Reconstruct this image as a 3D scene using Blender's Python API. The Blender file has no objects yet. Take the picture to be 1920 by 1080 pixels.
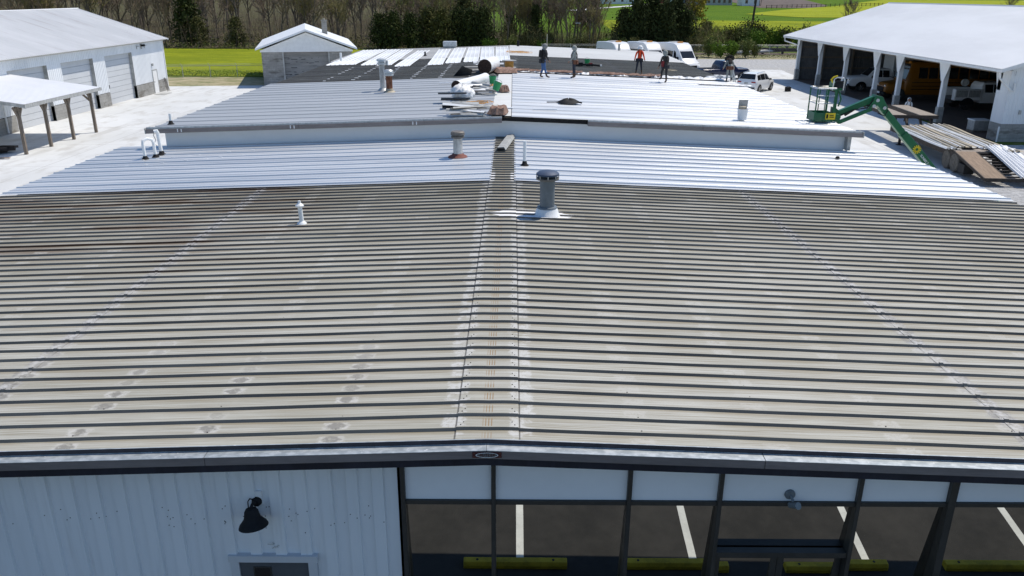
import bpy, bmesh, math, random
from mathutils import Vector, Matrix
random.seed(7)
R = math.radians
scene = bpy.context.scene
COL = scene.collection

# ------------------------------------------------------------------ camera
cam_data = bpy.data.cameras.new('camera')
cam_data.sensor_width = 36.0
cam_data.lens = 36.0 * 1500.0 / 1920.0
cam_data.clip_start = 0.1
cam_data.clip_end = 6000
cam = bpy.data.objects.new('camera', cam_data)
COL.objects.link(cam)
cam.location = (0, 0, 8.1)
cam.rotation_euler = (Matrix.Rotation(R(90 - 20.2), 3, 'X') @ Matrix.Rotation(R(.32), 3, 'Z')).to_euler()
scene.camera = cam

# ------------------------------------------------------------------ sky, sun, exposure
SUN = Vector((.48, .36, 1.0)).normalized()
world = bpy.data.worlds.new("World")
scene.world = world
world.use_nodes = True
wt = world.node_tree
wt.nodes.clear()
sky = wt.nodes.new('ShaderNodeTexSky')
sky.sky_type = 'NISHITA'
sky.sun_disc = False
sky.sun_elevation = math.asin(SUN.z)
sky.sun_rotation = math.atan2(SUN.x, SUN.y)
sky.altitude = 200
sky.air_density = 1.0
sky.dust_density = 0.3
sky.ozone_density = 2.0
bg = wt.nodes.new('ShaderNodeBackground')
bg.inputs['Strength'].default_value = 0.125
wo = wt.nodes.new('ShaderNodeOutputWorld')
tint = wt.nodes.new('ShaderNodeMix'); tint.data_type = 'RGBA'; tint.blend_type = 'MULTIPLY'      # deep spring-blue sky
tint.inputs[0].default_value = 1.0; tint.inputs[7].default_value = (.90, 1.0, 1.10, 1)
wt.links.new(sky.outputs[0], tint.inputs[6])
wt.links.new(tint.outputs[2], bg.inputs[0])
wt.links.new(bg.outputs[0], wo.inputs[0])
sun_data = bpy.data.lights.new('sun', 'SUN')
sun_data.energy = 4.15
sun_data.angle = R(.5)
sun_data.color = (1.0, .925, .81)
sun = bpy.data.objects.new('sun', sun_data)
COL.objects.link(sun)
sun.rotation_euler = (-SUN).to_track_quat('-Z', 'Y').to_euler()
sun.location = (40, 25, 90)
scene.view_settings.view_transform = 'Standard'
scene.view_settings.look = 'None'
scene.view_settings.exposure = 0.0
scene.view_settings.gamma = 1.0
scene.view_settings.use_curve_mapping = False

# ------------------------------------------------------------------ materials
class NT:
    def __init__(s, name):
        s.m = bpy.data.materials.new(name); s.m.use_nodes = True
        s.t = s.m.node_tree; s.b = s.t.nodes['Principled BSDF']
    def n(s, typ, **kw):
        x = s.t.nodes.new(typ)
        for k, v in kw.items(): setattr(x, k, v)
        return x
    def l(s, a, b): s.t.links.new(a, b)
    def pos(s, kind='pos'):
        if kind == 'pos':
            if not hasattr(s, '_p'): s._p = s.n('ShaderNodeNewGeometry').outputs['Position']
            return s._p
        if not hasattr(s, '_o'): s._o = s.n('ShaderNodeTexCoord').outputs['Object']
        return s._o
    def noise(s, scale, stretch=(1, 1, 1), detail=5, rough=.6, kind='pos', off=(0, 0, 0)):
        mp = s.n('ShaderNodeMapping'); mp.inputs['Scale'].default_value = stretch
        mp.inputs['Location'].default_value = off
        s.l(s.pos(kind), mp.inputs['Vector'])
        nz = s.n('ShaderNodeTexNoise'); nz.inputs['Scale'].default_value = scale
        nz.inputs['Detail'].default_value = detail; nz.inputs['Roughness'].default_value = rough
        s.l(mp.outputs[0], nz.inputs['Vector'])
        return nz.outputs['Fac']
    def ramp(s, fac, a, b):           # smoothstep a..b -> 0..1 (b<a reverses)
        x = s.n('ShaderNodeMapRange'); x.interpolation_type = 'SMOOTHSTEP'
        lo, hi, o0, o1 = (a, b, 0, 1) if a < b else (b, a, 1, 0)
        x.inputs['From Min'].default_value = lo; x.inputs['From Max'].default_value = hi
        x.inputs['To Min'].default_value = o0; x.inputs['To Max'].default_value = o1
        s.l(fac, x.inputs['Value']); return x.outputs[0]
    def math(s, op, a, b=0.0, c=None):
        x = s.n('ShaderNodeMath', operation=op)
        for i, v in enumerate((a, b) if c is None else (a, b, c)):
            if isinstance(v, (int, float)): x.inputs[i].default_value = v
            else: s.l(v, x.inputs[i])
        return x.outputs[0]
    def mix(s, fac, a, b, mode='MIX'):
        x = s.n('ShaderNodeMix', data_type='RGBA', blend_type=mode)
        for sock, v in ((x.inputs[0], fac), (x.inputs[6], a), (x.inputs[7], b)):
            if isinstance(v, (int, float)): sock.default_value = v
            elif isinstance(v, tuple): sock.default_value = (*v, 1) if len(v) == 3 else v
            else: s.l(v, sock)
        return x.outputs[2]
    def xyz(s, kind='pos'):
        x = s.n('ShaderNodeSeparateXYZ'); s.l(s.pos(kind), x.inputs[0]); return x.outputs
    def bump(s, h, strength=.3, dist=.02):
        x = s.n('ShaderNodeBump'); x.inputs['Strength'].default_value = strength
        x.inputs['Distance'].default_value = dist
        s.l(h, x.inputs['Height']); s.l(x.outputs[0], s.b.inputs['Normal'])
    def fin(s, col, rough=.6, metal=0.0, spec=.5):
        if isinstance(col, tuple): s.b.inputs['Base Color'].default_value = (*col, 1)
        else: s.l(col, s.b.inputs['Base Color'])
        if isinstance(rough, (int, float)): s.b.inputs['Roughness'].default_value = rough
        else: s.l(rough, s.b.inputs['Roughness'])
        s.b.inputs['Metallic'].default_value = metal
        s.b.inputs['Specular IOR Level'].default_value = spec
        return s.m

def scl(c, k): return tuple(min(1, v * k) for v in c)
def M(name, col, rough=.6, metal=0, var=.14, scale=2.5, stretch=(1, 1, 1), col2=None, bump=0, bscale=40, spec=.4, kind='obj', bdist=.01):
    t = NT(name)
    f = t.noise(scale, stretch, kind=kind)
    f2 = t.noise(scale * 9, stretch, kind=kind)
    f = t.math('ADD', t.math('MULTIPLY', f, .7), t.math('MULTIPLY', f2, .3))
    f = t.ramp(f, .32, .68)
    c = t.mix(f, scl(col, 1 - var), col2 if col2 else scl(col, 1 + var))
    if bump: t.bump(t.noise(bscale, kind=kind, detail=3), bump, bdist)
    return t.fin(c, rough, metal, spec)

def brick_mat(name, c1, c2, mortar, w=.4, h=.2, stain=None, axis='x'):
    t = NT(name)
    o = t.xyz()
    cb = t.n('ShaderNodeCombineXYZ')
    t.l(t.math('ADD', o[0], o[1]), cb.inputs[0]); t.l(o[2], cb.inputs[1])
    b = t.n('ShaderNodeTexBrick')
    b.inputs['Scale'].default_value = 1; b.inputs['Brick Width'].default_value = w
    b.inputs['Row Height'].default_value = h; b.inputs['Mortar Size'].default_value = .012
    b.inputs['Color1'].default_value = (*c1, 1); b.inputs['Color2'].default_value = (*c2, 1)
    b.inputs['Mortar'].default_value = (*mortar, 1)
    t.l(cb.outputs[0], b.inputs['Vector'])
    c = b.outputs['Color']
    c = t.mix(t.math('MULTIPLY', t.ramp(t.noise(1.1), .35, .7), .5), c, scl(c1, .55))
    if stain: c = t.mix(t.math('MULTIPLY', t.ramp(t.noise(.9, (1, 1, 3), off=(3, 1, 0)), .5, .66), .85), c, stain)
    t.bump(b.outputs['Fac'], -.4, .01)
    return t.fin(c, .9)

RX = -.26                              # the ridge line of both metal roofs runs along y at this x
R1, R2, SL = 3.62, 4.30, .036
def z_front(x): return R1 - SL * abs(x - RX)
def z_rear(x): return R2 - SL * abs(x - RX)

def old_roof_mat():
    t = NT('weathered_tan_roof')
    o = t.xyz(); x, y = o[0], o[1]
    base = t.mix(t.ramp(t.noise(.5, (.5, 1, 1)), .35, .65), (.385, .378, .325), (.475, .472, .425))
    # fine streaks along the pans
    st = t.ramp(t.noise(16, (.045, 2.2, 0), detail=6, rough=.7), .40, .66)
    base = t.mix(t.math('MULTIPLY', st, .68), base, (.255, .232, .178))
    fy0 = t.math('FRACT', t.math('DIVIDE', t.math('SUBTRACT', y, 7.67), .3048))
    ln = t.ramp(t.noise(20, (.03, 3.2, 0), detail=3, rough=.5, off=(2, 11, 0)), .56, .64)
    base = t.mix(t.math('MULTIPLY', ln, .75), base, (.235, .205, .145))
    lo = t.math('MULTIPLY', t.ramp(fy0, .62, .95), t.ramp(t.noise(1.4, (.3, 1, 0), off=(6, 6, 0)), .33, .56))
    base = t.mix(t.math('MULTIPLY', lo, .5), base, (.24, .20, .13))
    st2 = t.ramp(t.noise(9, (.06, 2.6, 0), detail=4, off=(7, 3, 0)), .52, .70)
    base = t.mix(t.math('MULTIPLY', st2, .5), base, (.47, .46, .43))
    # green-grey algae and darker grime to the far part of the roof
    far = t.ramp(y, 11, 20)
    g = t.math('MULTIPLY', far, t.ramp(t.noise(.55, (.35, 1.6, 0), off=(1, 9, 0)), .30, .62))
    base = t.mix(t.math('MULTIPLY', g, .72), base, (.165, .148, .105))
    # rust streaks on the left far corner
    ru = t.math('MULTIPLY', t.ramp(x, -3.5, -7.5), t.ramp(y, 13.2, 15.5))
    rn = t.ramp(t.noise(.9, (.25, 3.0, 0), detail=4, off=(4, 0, 0)), .46, .60)
    base = t.mix(t.math('MULTIPLY', t.math('MULTIPLY', ru, rn), .55), base, (.105, .052, .03))
    # chalky white sealant beside the cap laps, at the side laps and on the screw lines
    ax = t.math('ABSOLUTE', t.math('SUBTRACT', x, RX))
    n1 = t.noise(5.5, (1, 1.2, 0), detail=6, rough=.75)
    n2 = t.noise(2.3, (1, 1.6, 0), detail=5, off=(5, 2, 0))
    def band(centre, half, soft):
        d = t.math('ABSOLUTE', t.math('SUBTRACT', ax, centre))
        return t.ramp(t.math('ADD', d, t.math('MULTIPLY', t.math('SUBTRACT', n1, .5), .34)), half + soft, half - soft)
    n3 = t.noise(14, (1, 1.3, 0), detail=6, rough=.8, off=(3, 8, 0))
    cap = t.math('MULTIPLY', t.math('MULTIPLY', band(.38, .13, .03), t.ramp(n2, .43, .52)), t.math('ADD', .25, t.math('MULTIPLY', .75, t.ramp(n3, .42, .50))))
    base = t.mix(t.math('MULTIPLY', cap, .56), base, (.64, .645, .64))
    lap = t.math('MULTIPLY', t.math('MULTIPLY', band(6.10, .13, .03), t.ramp(n2, .34, .44)), t.math('ADD', .35, t.math('MULTIPLY', .65, t.ramp(n3, .42, .52))))
    lapcol = t.mix(t.ramp(n1, .42, .6), (.20, .195, .195), (.56, .56, .57))
    base = t.mix(t.math('MULTIPLY', lap, .7), base, lapcol)
    # one repair smear per pan on each purlin line (1.45 m apart)
    k = t.math('SUBTRACT', t.math('PINGPONG', t.math('ADD', t.math('SUBTRACT', ax, 1.69), 14.5 + .0), .725), 0)
    d = t.math('ADD', k, t.math('MULTIPLY', t.math('SUBTRACT', n1, .5), .22))
    fy = t.math('FRACT', t.math('DIVIDE', t.math('SUBTRACT', y, 7.67), .3048))
    dy = t.math('ABSOLUTE', t.math('SUBTRACT', fy, .57))
    sp = t.math('MULTIPLY', t.ramp(d, .16, .11), t.ramp(t.math('ADD', dy, t.math('MULTIPLY', t.math('SUBTRACT', n3, .5), .3)), .31, .24))
    cell = t.n('ShaderNodeTexWhiteNoise', noise_dimensions='3D')
    cv = t.n('ShaderNodeCombineXYZ')
    t.l(t.math('FLOOR', t.math('DIVIDE', t.math('SUBTRACT', y, 7.67), .3048)), cv.inputs[0])
    t.l(t.math('FLOOR', t.math('DIVIDE', t.math('ADD', t.math('SUBTRACT', x, RX), 100.485), 1.45)), cv.inputs[1])
    t.l(cv.outputs[0], cell.inputs['Vector'])
    near = t.math('MULTIPLY', t.ramp(y, 11.5, 8.8), t.ramp(x, 1.0, -1.2))
    core = t.ramp(t.math('ADD', d, t.math('ADD', t.math('MULTIPLY', dy, .25), t.math('MULTIPLY', t.math('SUBTRACT', t.noise(3.1, (1, 2, 0), detail=4, off=(8, 4, 0)), .5), .22))), .135, .08)
    spc = t.mix(t.math('MULTIPLY', t.math('MULTIPLY', near, core), .9), (.51, .50, .465), (.215, .205, .182))
    core0 = t.ramp(t.math('ADD', d, t.math('MULTIPLY', dy, .25)), .15, .08)
    amt = t.math('MULTIPLY', sp, t.math('ADD', t.math('MULTIPLY', t.ramp(n3, .40, .52), t.math('MULTIPLY', t.ramp(cell.outputs['Value'], .12, .8), .5)), t.math('MULTIPLY', near, t.math('MULTIPLY', t.ramp(cell.outputs['Value'], .15, .9), t.math('MULTIPLY', t.ramp(n3, .36, .54), t.math('ADD', .22, t.math('MULTIPLY', core0, .55)))))))
    amt = t.math('MULTIPLY', amt, t.ramp(ax, .9, 1.1))
    base = t.mix(amt, base, spc)
    # painted shadow line along the edge of each cap lap
    gap = t.ramp(t.math('ABSOLUTE', t.math('SUBTRACT', ax, .352)), .012, .004)
    base = t.mix(t.math('MULTIPLY', gap, .8), base, (.06, .056, .052))
    # rust brown lines in the crimps of the ridge cap
    cr = t.math('PINGPONG', t.math('ADD', t.math('SUBTRACT', x, RX), 9.99), .0165)
    cm = t.math('MULTIPLY', t.ramp(cr, .0085, .0045), t.math('MULTIPLY', t.ramp(ax, .065, .05), t.ramp(t.noise(2.2, (0, 1, 0)), .3, .55)))
    cm = t.math('MULTIPLY', cm, t.ramp(dy, .36, .25))
    base = t.mix(t.math('MULTIPLY', cm, .85), base, (.27, .175, .085))
    # white roof cement round the big flue pipe
    ex = t.math('DIVIDE', t.math('SUBTRACT', x, .42), .86)
    ey = t.math('DIVIDE', t.math('SUBTRACT', y, 16.85), .36)
    ee = t.math('ADD', t.math('POWER', t.math('ABSOLUTE', ex), 2.4), t.math('POWER', t.math('ABSOLUTE', ey), 2.2))
    ee = t.math('ADD', ee, t.math('MULTIPLY', t.math('SUBTRACT', t.noise(5, (.5, 2, 0), detail=5), .5), 1.9))
    base = t.mix(t.ramp(ee, 1.05, .85), base, (.84, .84, .84))
    # white cement on the last old ribs under the end of the new sheets
    pm = t.math('MULTIPLY', t.math('MULTIPLY', t.ramp(y, 20.0, 20.3), t.ramp(y, 21.2, 20.9)), t.ramp(t.math('ADD', ax, t.math('MULTIPLY', n1, .12)), .24, .29))
    base = t.mix(pm, base, (.82, .82, .82))
    t.bump(t.noise(1.6, (.6, 2.2, 0), detail=5), .35, .03)
    return t.fin(base, .62, 0, .35)

MT = {}
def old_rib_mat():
    t = NT('dark_rib_flank')  # flank tone darker than the pans, with rust at the left far part
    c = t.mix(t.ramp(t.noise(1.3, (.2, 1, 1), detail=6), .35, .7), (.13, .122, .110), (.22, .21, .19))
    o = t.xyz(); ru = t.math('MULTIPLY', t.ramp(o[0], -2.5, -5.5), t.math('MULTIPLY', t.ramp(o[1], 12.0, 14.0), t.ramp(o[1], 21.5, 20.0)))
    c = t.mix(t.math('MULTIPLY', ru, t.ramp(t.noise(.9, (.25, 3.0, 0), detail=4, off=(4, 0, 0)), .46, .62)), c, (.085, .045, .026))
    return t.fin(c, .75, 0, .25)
def init_mats():
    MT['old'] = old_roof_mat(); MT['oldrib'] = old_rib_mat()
    t = NT('galvalume_sheet')
    f = t.ramp(t.noise(.8, (.12, 1.6, 0), detail=4), .35, .65)
    c = t.mix(f, (.64, .655, .665), (.735, .745, .75))
    # every sheet has its own slight tint
    w = t.n('ShaderNodeTexWhiteNoise', noise_dimensions='1D')
    t.l(t.math('FLOOR', t.math('DIVIDE', t.xyz()[1], .9144)), w.inputs['W'])
    c = t.mix(t.math('MULTIPLY', w.outputs['Value'], .22), c, (.58, .60, .62))
    sc = t.ramp(t.noise(1.7, (.4, 2.5, 0), detail=6, off=(9, 2, 0)), .66, .74)
    c = t.mix(t.math('MULTIPLY', sc, .25), c, (.55, .57, .6))
    MT['new'] = t.fin(c, t.math('ADD', .42, t.math('MULTIPLY', f, .1)), .62, .5)
    MT['coated'] = M('grey_coated_roof', (.42, .42, .41), .7, 0, .14, .4, (.3, 1, 1), kind='pos')
    t = NT('grey_galvanised_sheet')
    c = t.mix(t.ramp(t.noise(.8, (.12, 1.6, 0), detail=5), .35, .65), (.36, .38, .395), (.45, .465, .48))
    w = t.n('ShaderNodeTexWhiteNoise', noise_dimensions='1D')
    t.l(t.math('FLOOR', t.math('DIVIDE', t.xyz()[1], .9144)), w.inputs['W'])
    c = t.mix(t.math('MULTIPLY', w.outputs['Value'], .3), c, (.50, .515, .53))
    MT['greysheet'] = t.fin(c, .5, .25)
    MT['white_sheet'] = M('white_roof_sheet', (.83, .835, .84), .4, 0, .03, .7, kind='pos')
    MT['whitecoat'] = M('white_coated_roof', (.66, .66, .64), .6, 0, .10, .4, (.3, 1, 1), kind='pos')
    t = NT('white_siding')
    c = t.mix(t.ramp(t.noise(.7, (1, 1, .25)), .3, .7), (.70, .72, .735), (.80, .815, .825))
    c = t.mix(t.math('MULTIPLY', t.ramp(t.noise(6, (2, 2, .12), detail=6), .52, .74), .3), c, (.52, .52, .50))
    MT['siding'] = t.fin(c, .5, 0, .4)
    MT['spandrel'] = M('spandrel_white', (.78, .80, .82), .35, 0, .03, .8)
    MT['bronze'] = M('bronze_frame', (.055, .054, .05), .4, .3, .15, 3)
    MT['fascia'] = M('brown_fascia', (.21, .185, .18), .45, .1, .22, 1.2, (.5, 3, 3))
    MT['navy'] = M('navy_trim', (.020, .023, .036), .4, .1, .3, 1.5, (2, 1, .3))
    t = NT('galvanised_trim')
    c = t.mix(t.ramp(t.noise(14, (.6, 1, 1), detail=6), .35, .7), (.34, .38, .40), (.56, .60, .62))
    c = t.mix(t.ramp(t.noise(26, (.5, 1, 1), off=(2, 2, 2), detail=2), .70, .76), c, (.85, .86, .87))
    MT['galv'] = t.fin(c, .42, .35, .5)
    MT['galvflat'] = M('galvanised_steel', (.52, .54, .55), .45, .5, .2, 8)
    t = NT('mirror_glass')
    f = t.noise(.7, kind='pos')
    c = t.mix(t.ramp(f, .3, .7), (.56, .57, .56), (.66, .66, .63))
    t.bump(t.noise(.9, detail=2), .012, .05)
    MT['mirror'] = t.fin(c, .012, 1.0)
    MT['darkglass'] = M('dark_glass', (.012, .014, .017), .06, 0, .1, 2, spec=.6)
    MT['asphalt'] = M('asphalt', (.034, .033, .030), .9, 0, .25, .6, col2=(.05, .047, .042), bump=.4, bscale=60, kind='pos')
    t = NT('concrete')
    o = t.xyz()
    c = t.mix(t.ramp(t.noise(.16, detail=6), .32, .68), (.57, .58, .575), (.665, .675, .67))
    c = t.mix(t.math('MULTIPLY', t.ramp(t.noise(.9, (1, .5, 1), detail=7, off=(3, 3, 0)), .50, .66), .5), c, (.41, .395, .36))
    tm = t.math('MULTIPLY', t.ramp(t.noise(.5, (2.4, .10, 1), detail=4, off=(5, 5, 0)), .52, .62), t.ramp(t.noise(.22, off=(9, 9, 0)), .45, .6))
    c = t.mix(t.math('MULTIPLY', tm, .4), c, (.38, .37, .345))
    for ax_, per in ((0, 4.9), (1, 6.1)):
        j = t.math('PINGPONG', t.math('ADD', o[ax_], 400.3), per / 2)
        c = t.mix(t.math('MULTIPLY', t.ramp(j, .05, .02), .4), c, (.32, .31, .29))
    t.bump(t.noise(25, detail=4), .15, .01)
    MT['concrete'] = t.fin(c, .88)
    t = NT('gravel')
    c = t.mix(t.ramp(t.noise(3.2, detail=8, rough=.8), .36, .64), (.27, .27, .268), (.52, .52, .515))
    c = t.mix(t.math('MULTIPLY', t.ramp(t.noise(.22, detail=4, off=(4, 1, 0)), .45, .65), .4), c, (.42, .40, .36))
    t.bump(t.noise(9, detail=5, rough=.8), .8, .06)
    MT['gravel'] = t.fin(c, .95)
    t = NT('grass_ground')
    c = t.mix(t.ramp(t.noise(.35, detail=7, rough=.75), .35, .65), (.055, .085, .018), (.115, .155, .028))
    c = t.mix(t.ramp(t.noise(.9, (1, 2, 1), detail=6, off=(8, 1, 0)), .55, .7), c, (.21, .18, .085))
    MT['grass'] = t.fin(c, 1.0, 0, .05)
    t = NT('dry_verge')
    c = t.mix(t.ramp(t.noise(.7, (.6, 1.4, 1), detail=7, rough=.8), .40, .62), (.43, .36, .235), (.13, .155, .04))
    MT['verge'] = t.fin(c, .95)
    def field(name, a, b, dk, ang=(.08, 1.2, 1)):
        t = NT(name)
        c = t.mix(t.ramp(t.noise(.12, (.5, 1, 1), detail=9, rough=.8), .36, .62), a, b)
        c = t.mix(t.math('MULTIPLY', t.ramp(t.noise(1.3, (.5, 1, 1), detail=5, rough=.8, off=(1, 7, 0)), .45, .66), .5), c, dk)
        c = t.mix(t.math('MULTIPLY', t.ramp(t.noise(.45, ang, detail=6, rough=.7, off=(2, 5, 0)), .50, .66), .6), c, dk)
        t.bump(t.noise(2.5, detail=6, rough=.8), .7, .25)
        return t.fin(c, 1.0, 0, .05)
    MT['field'] = field('spring_field', (.175, .222, .015), (.305, .335, .022), (.135, .17, .015))
    MT['field2'] = field('pale_field', (.26, .295, .022), (.34, .37, .03), (.19, .235, .02))
    MT['pasture'] = field('dark_pasture', (.075, .145, .012), (.12, .195, .016), (.05, .105, .012))
    MT['soil'] = M('ploughed_soil', (.115, .085, .068), .95, 0, .3, .3, kind='pos')
    MT['litter'] = M('leaf_litter', (.105, .080, .050), .95, 0, .4, .35, col2=(.10, .10, .04), kind='pos', spec=.08)
    MT['block'] = brick_mat('concrete_block', (.36, .35, .325), (.30, .292, .27), (.25, .245, .23), stain=(.14, .125, .105))
    MT['block2'] = brick_mat('old_block', (.37, .355, .325), (.30, .29, .265), (.24, .235, .22), stain=(.115, .105, .09))
    t = NT('white_metal_roof')
    c = t.mix(t.ramp(t.noise(.25, (1, .4, 1), detail=6), .35, .65), (.74, .745, .75), (.82, .825, .83))
    MT['whiteroof'] = t.fin(c, .45, 0)
    t = NT('chalky_metal_roof')
    c = t.mix(t.ramp(t.noise(.3, (.25, 1, 1), detail=7, rough=.7), .40, .68), (.56, .57, .58), (.65, .655, .665))
    c = t.mix(t.math('MULTIPLY', t.ramp(t.noise(.7, (.1, 2, 1), detail=6, off=(3, 7, 0)), .56, .70), .45), c, (.36, .31, .30))
    MT['chalkroof'] = t.fin(c, .55, .1)
    MT['gdoor'] = M('grey_white_door', (.55, .565, .58), .45, 0, .06, .6)
    MT['olddoor'] = M('flaking_grey_door', (.23, .225, .215), .7, 0, .12, 1.5, (.4, .4, 3), col2=(.31, .30, .285))
    MT['white'] = M('white_paint', (.78, .78, .77), .4, 0, .06, 3)
    MT['pvc'] = M('white_pvc', (.80, .81, .80), .35, 0, .08, 6)
    MT['paint_line'] = M('parking_paint', (.74, .74, .68), .7, 0, .12, 3)
    MT['yellow_stop'] = M('yellow_concrete_paint', (.42, .31, .02), .7, 0, .3, 4)
    MT['black'] = M('black_plastic', (.016, .016, .017), .7, 0, .3, 5, spec=.2)
    MT['rubber'] = M('tyre_rubber', (.03, .03, .029), .8, 0, .3, 6)
    MT['dust_rubber'] = M('dusty_tyre', (.11, .103, .09), .9, 0, .3, 6)
    MT['wood'] = M('weathered_post', (.20, .165, .13), .85, 0, .3, 6, (3, 3, .3))
    MT['plank'] = M('oak_deck_plank', (.27, .195, .135), .85, 0, .28, 5, (4, .35, 1))
    MT['planks_grey'] = M('grey_deck_plank', (.29, .25, .21), .85, 0, .2, 5, (4, .35, 1))
    MT['steel_dark'] = M('dark_rusty_steel', (.045, .037, .032), .75, .2, .35, 6)
    MT['rust'] = M('rusty_steel', (.16, .06, .032), .85, .1, .4, 9, (1, 1, .5), col2=(.30, .13, .07))
    MT['green'] = M('green_machine_paint', (.010, .115, .045), .35, 0, .14, 3)
    MT['bucket'] = M('green_bucket_plastic', (.012, .27, .085), .4, 0, .1, 8)
    MT['flue'] = M('grey_painted_flue', (.17, .195, .215), .5, .25, .16, 4, (1, 1, .5))
    MT['flue_cap'] = M('navy_flue_cap', (.050, .075, .13), .6, .1, .15, 5)
    MT['zinc'] = M('stained_zinc', (.46, .45, .43), .5, .4, .3, 5, (1, 1, .3), col2=(.66, .66, .64))
    MT['zincdark'] = M('sooty_zinc', (.17, .155, .14), .6, .3, .3, 8)
    MT['redflash'] = M('red_brown_flashing', (.17, .055, .04), .7, 0, .3, 8)
    MT['foil'] = M('white_insulation_facing', (.80, .80, .80), .5, 0, .05, 5, bump=.5, bscale=9, bdist=.04)
    MT['pink'] = M('brown_pink_fibreglass', (.22, .125, .092), .95, 0, .35, 9, col2=(.40, .26, .20), bump=.7, bscale=25, bdist=.03)
    MT['fibre_dark'] = M('dark_fibreglass_roll', (.055, .035, .028), .95, 0, .4, 14)
    MT['cord'] = M('orange_cord', (.62, .30, .06), .6, 0, .15, 6)
    MT['scrapdark'] = M('dark_sheet_underside', (.055, .058, .062), .55, .2, .25, 4)
    MT['scraplight'] = M('grey_scrap_sheet', (.42, .42, .40), .55, .2, .25, 4, (1, 3, 1))
    MT['tansheet'] = M('tan_used_sheet', (.42, .365, .27), .6, 0, .18, 3, (3, .3, 1))
    MT['bark'] = M('grey_brown_bark', (.135, .108, .082), .95, 0, .3, 4)
    MT['bare_metal'] = M('dull_galvanised_lining', (.15, .15, .15), .6, .2, .2, 2)
    MT['twig'] = M('brown_twigs', (.215, .165, .12), .95, 0, .35, .5, spec=.08)
    MT['doorgrey'] = M('dark_grey_door', (.085, .092, .10), .5, 0, .1, 3)
    MT['twig2'] = M('budding_twigs', (.24, .20, .09), .95, 0, .35, .5, col2=(.31, .27, .12), spec=.08)
    MT['cedar'] = M('dark_cedar_foliage', (.040, .052, .020), .9, 0, .4, .7, col2=(.080, .094, .032), spec=.08)
    MT['cedar2'] = M('olive_cedar_foliage', (.085, .088, .032), .9, 0, .4, .7, col2=(.135, .13, .045), spec=.08)
    MT['bush'] = M('fresh_shrub_leaves', (.12, .20, .03), .85, 0, .4, .8, col2=(.20, .30, .04), spec=.08)
    MT['yleaf'] = M('young_yellow_leaves', (.30, .27, .035), .85, 0, .3, .8, col2=(.42, .36, .05), spec=.08)
    MT['weeds'] = M('tall_weeds', (.10, .17, .03), .9, 0, .4, .8, col2=(.22, .21, .08), spec=.08)
    MT['busyellow'] = M('school_bus_yellow', (.22, .085, .007), .35, 0, .06, 3)
    MT['carwhite'] = M('white_car_paint', (.80, .80, .79), .18, 0, .02, 2, spec=.6)
    MT['navycar'] = M('navy_car_paint', (.012, .020, .055), .2, 0, .1, 2, spec=.6)
    MT['chrome'] = M('bright_metal', (.62, .62, .62), .25, .8, .1, 6)
    MT['redlamp'] = M('red_lens', (.30, .012, .010), .25, 0, .1, 6)
    MT['amber'] = M('amber_lens', (.75, .30, .03), .3, 0, .1, 6)
    MT['yellow'] = M('yellow_paint', (.75, .55, .02), .45, 0, .1, 6)
    MT['letter'] = M('white_lettering', (.8, .8, .78), .5, 0, .03, 6)
    MT['platered'] = M('oxblood_name_plate', (.085, .022, .022), .45, .1, .2, 8)
    MT['plategrey'] = M('name_plate_oval', (.15, .15, .155), .4, .3, .1, 8)
    MT['skin'] = M('skin', (.36, .20, .13), .6, 0, .1, 9)
    MT['orange'] = M('orange_shirt', (.85, .075, .018), .8, 0, .14, 9)
    MT['greyhood'] = M('grey_hoodie', (.24, .24, .23), .9, 0, .2, 9)
    MT['palehood'] = M('light_grey_camo', (.30, .31, .28), .9, 0, .3, 22)
    MT['charcoal'] = M('charcoal_cloth', (.035, .035, .037), .9, 0, .3, 9)
    MT['darkcamo'] = M('dark_olive_jacket', (.055, .05, .042), .9, 0, .35, 16)
    MT['denim'] = M('blue_denim', (.07, .14, .30), .9, 0, .25, 12)
    MT['darkdenim'] = M('dark_denim', (.03, .035, .05), .9, 0, .3, 12)
    MT['leather'] = M('brown_leather', (.15, .062, .032), .75, 0, .3, 12)
    MT['boot'] = M('work_boot', (.09, .055, .035), .8, 0, .3, 12)
    MT['harness'] = M('harness_webbing', (.022, .02, .02), .8, 0, .3, 12)
    MT['redbag'] = M('red_pouch', (.20, .025, .025), .8, 0, .25, 12)
    MT['farroof'] = M('blue_grey_shingles', (.15, .17, .20), .8, 0, .15, 1)
    MT['barnred'] = M('barn_red', (.20, .035, .03), .8, 0, .15, 1)
    MT['utility'] = M('creosote_pole', (.055, .042, .035), .9, 0, .3, 3)
init_mats()

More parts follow.
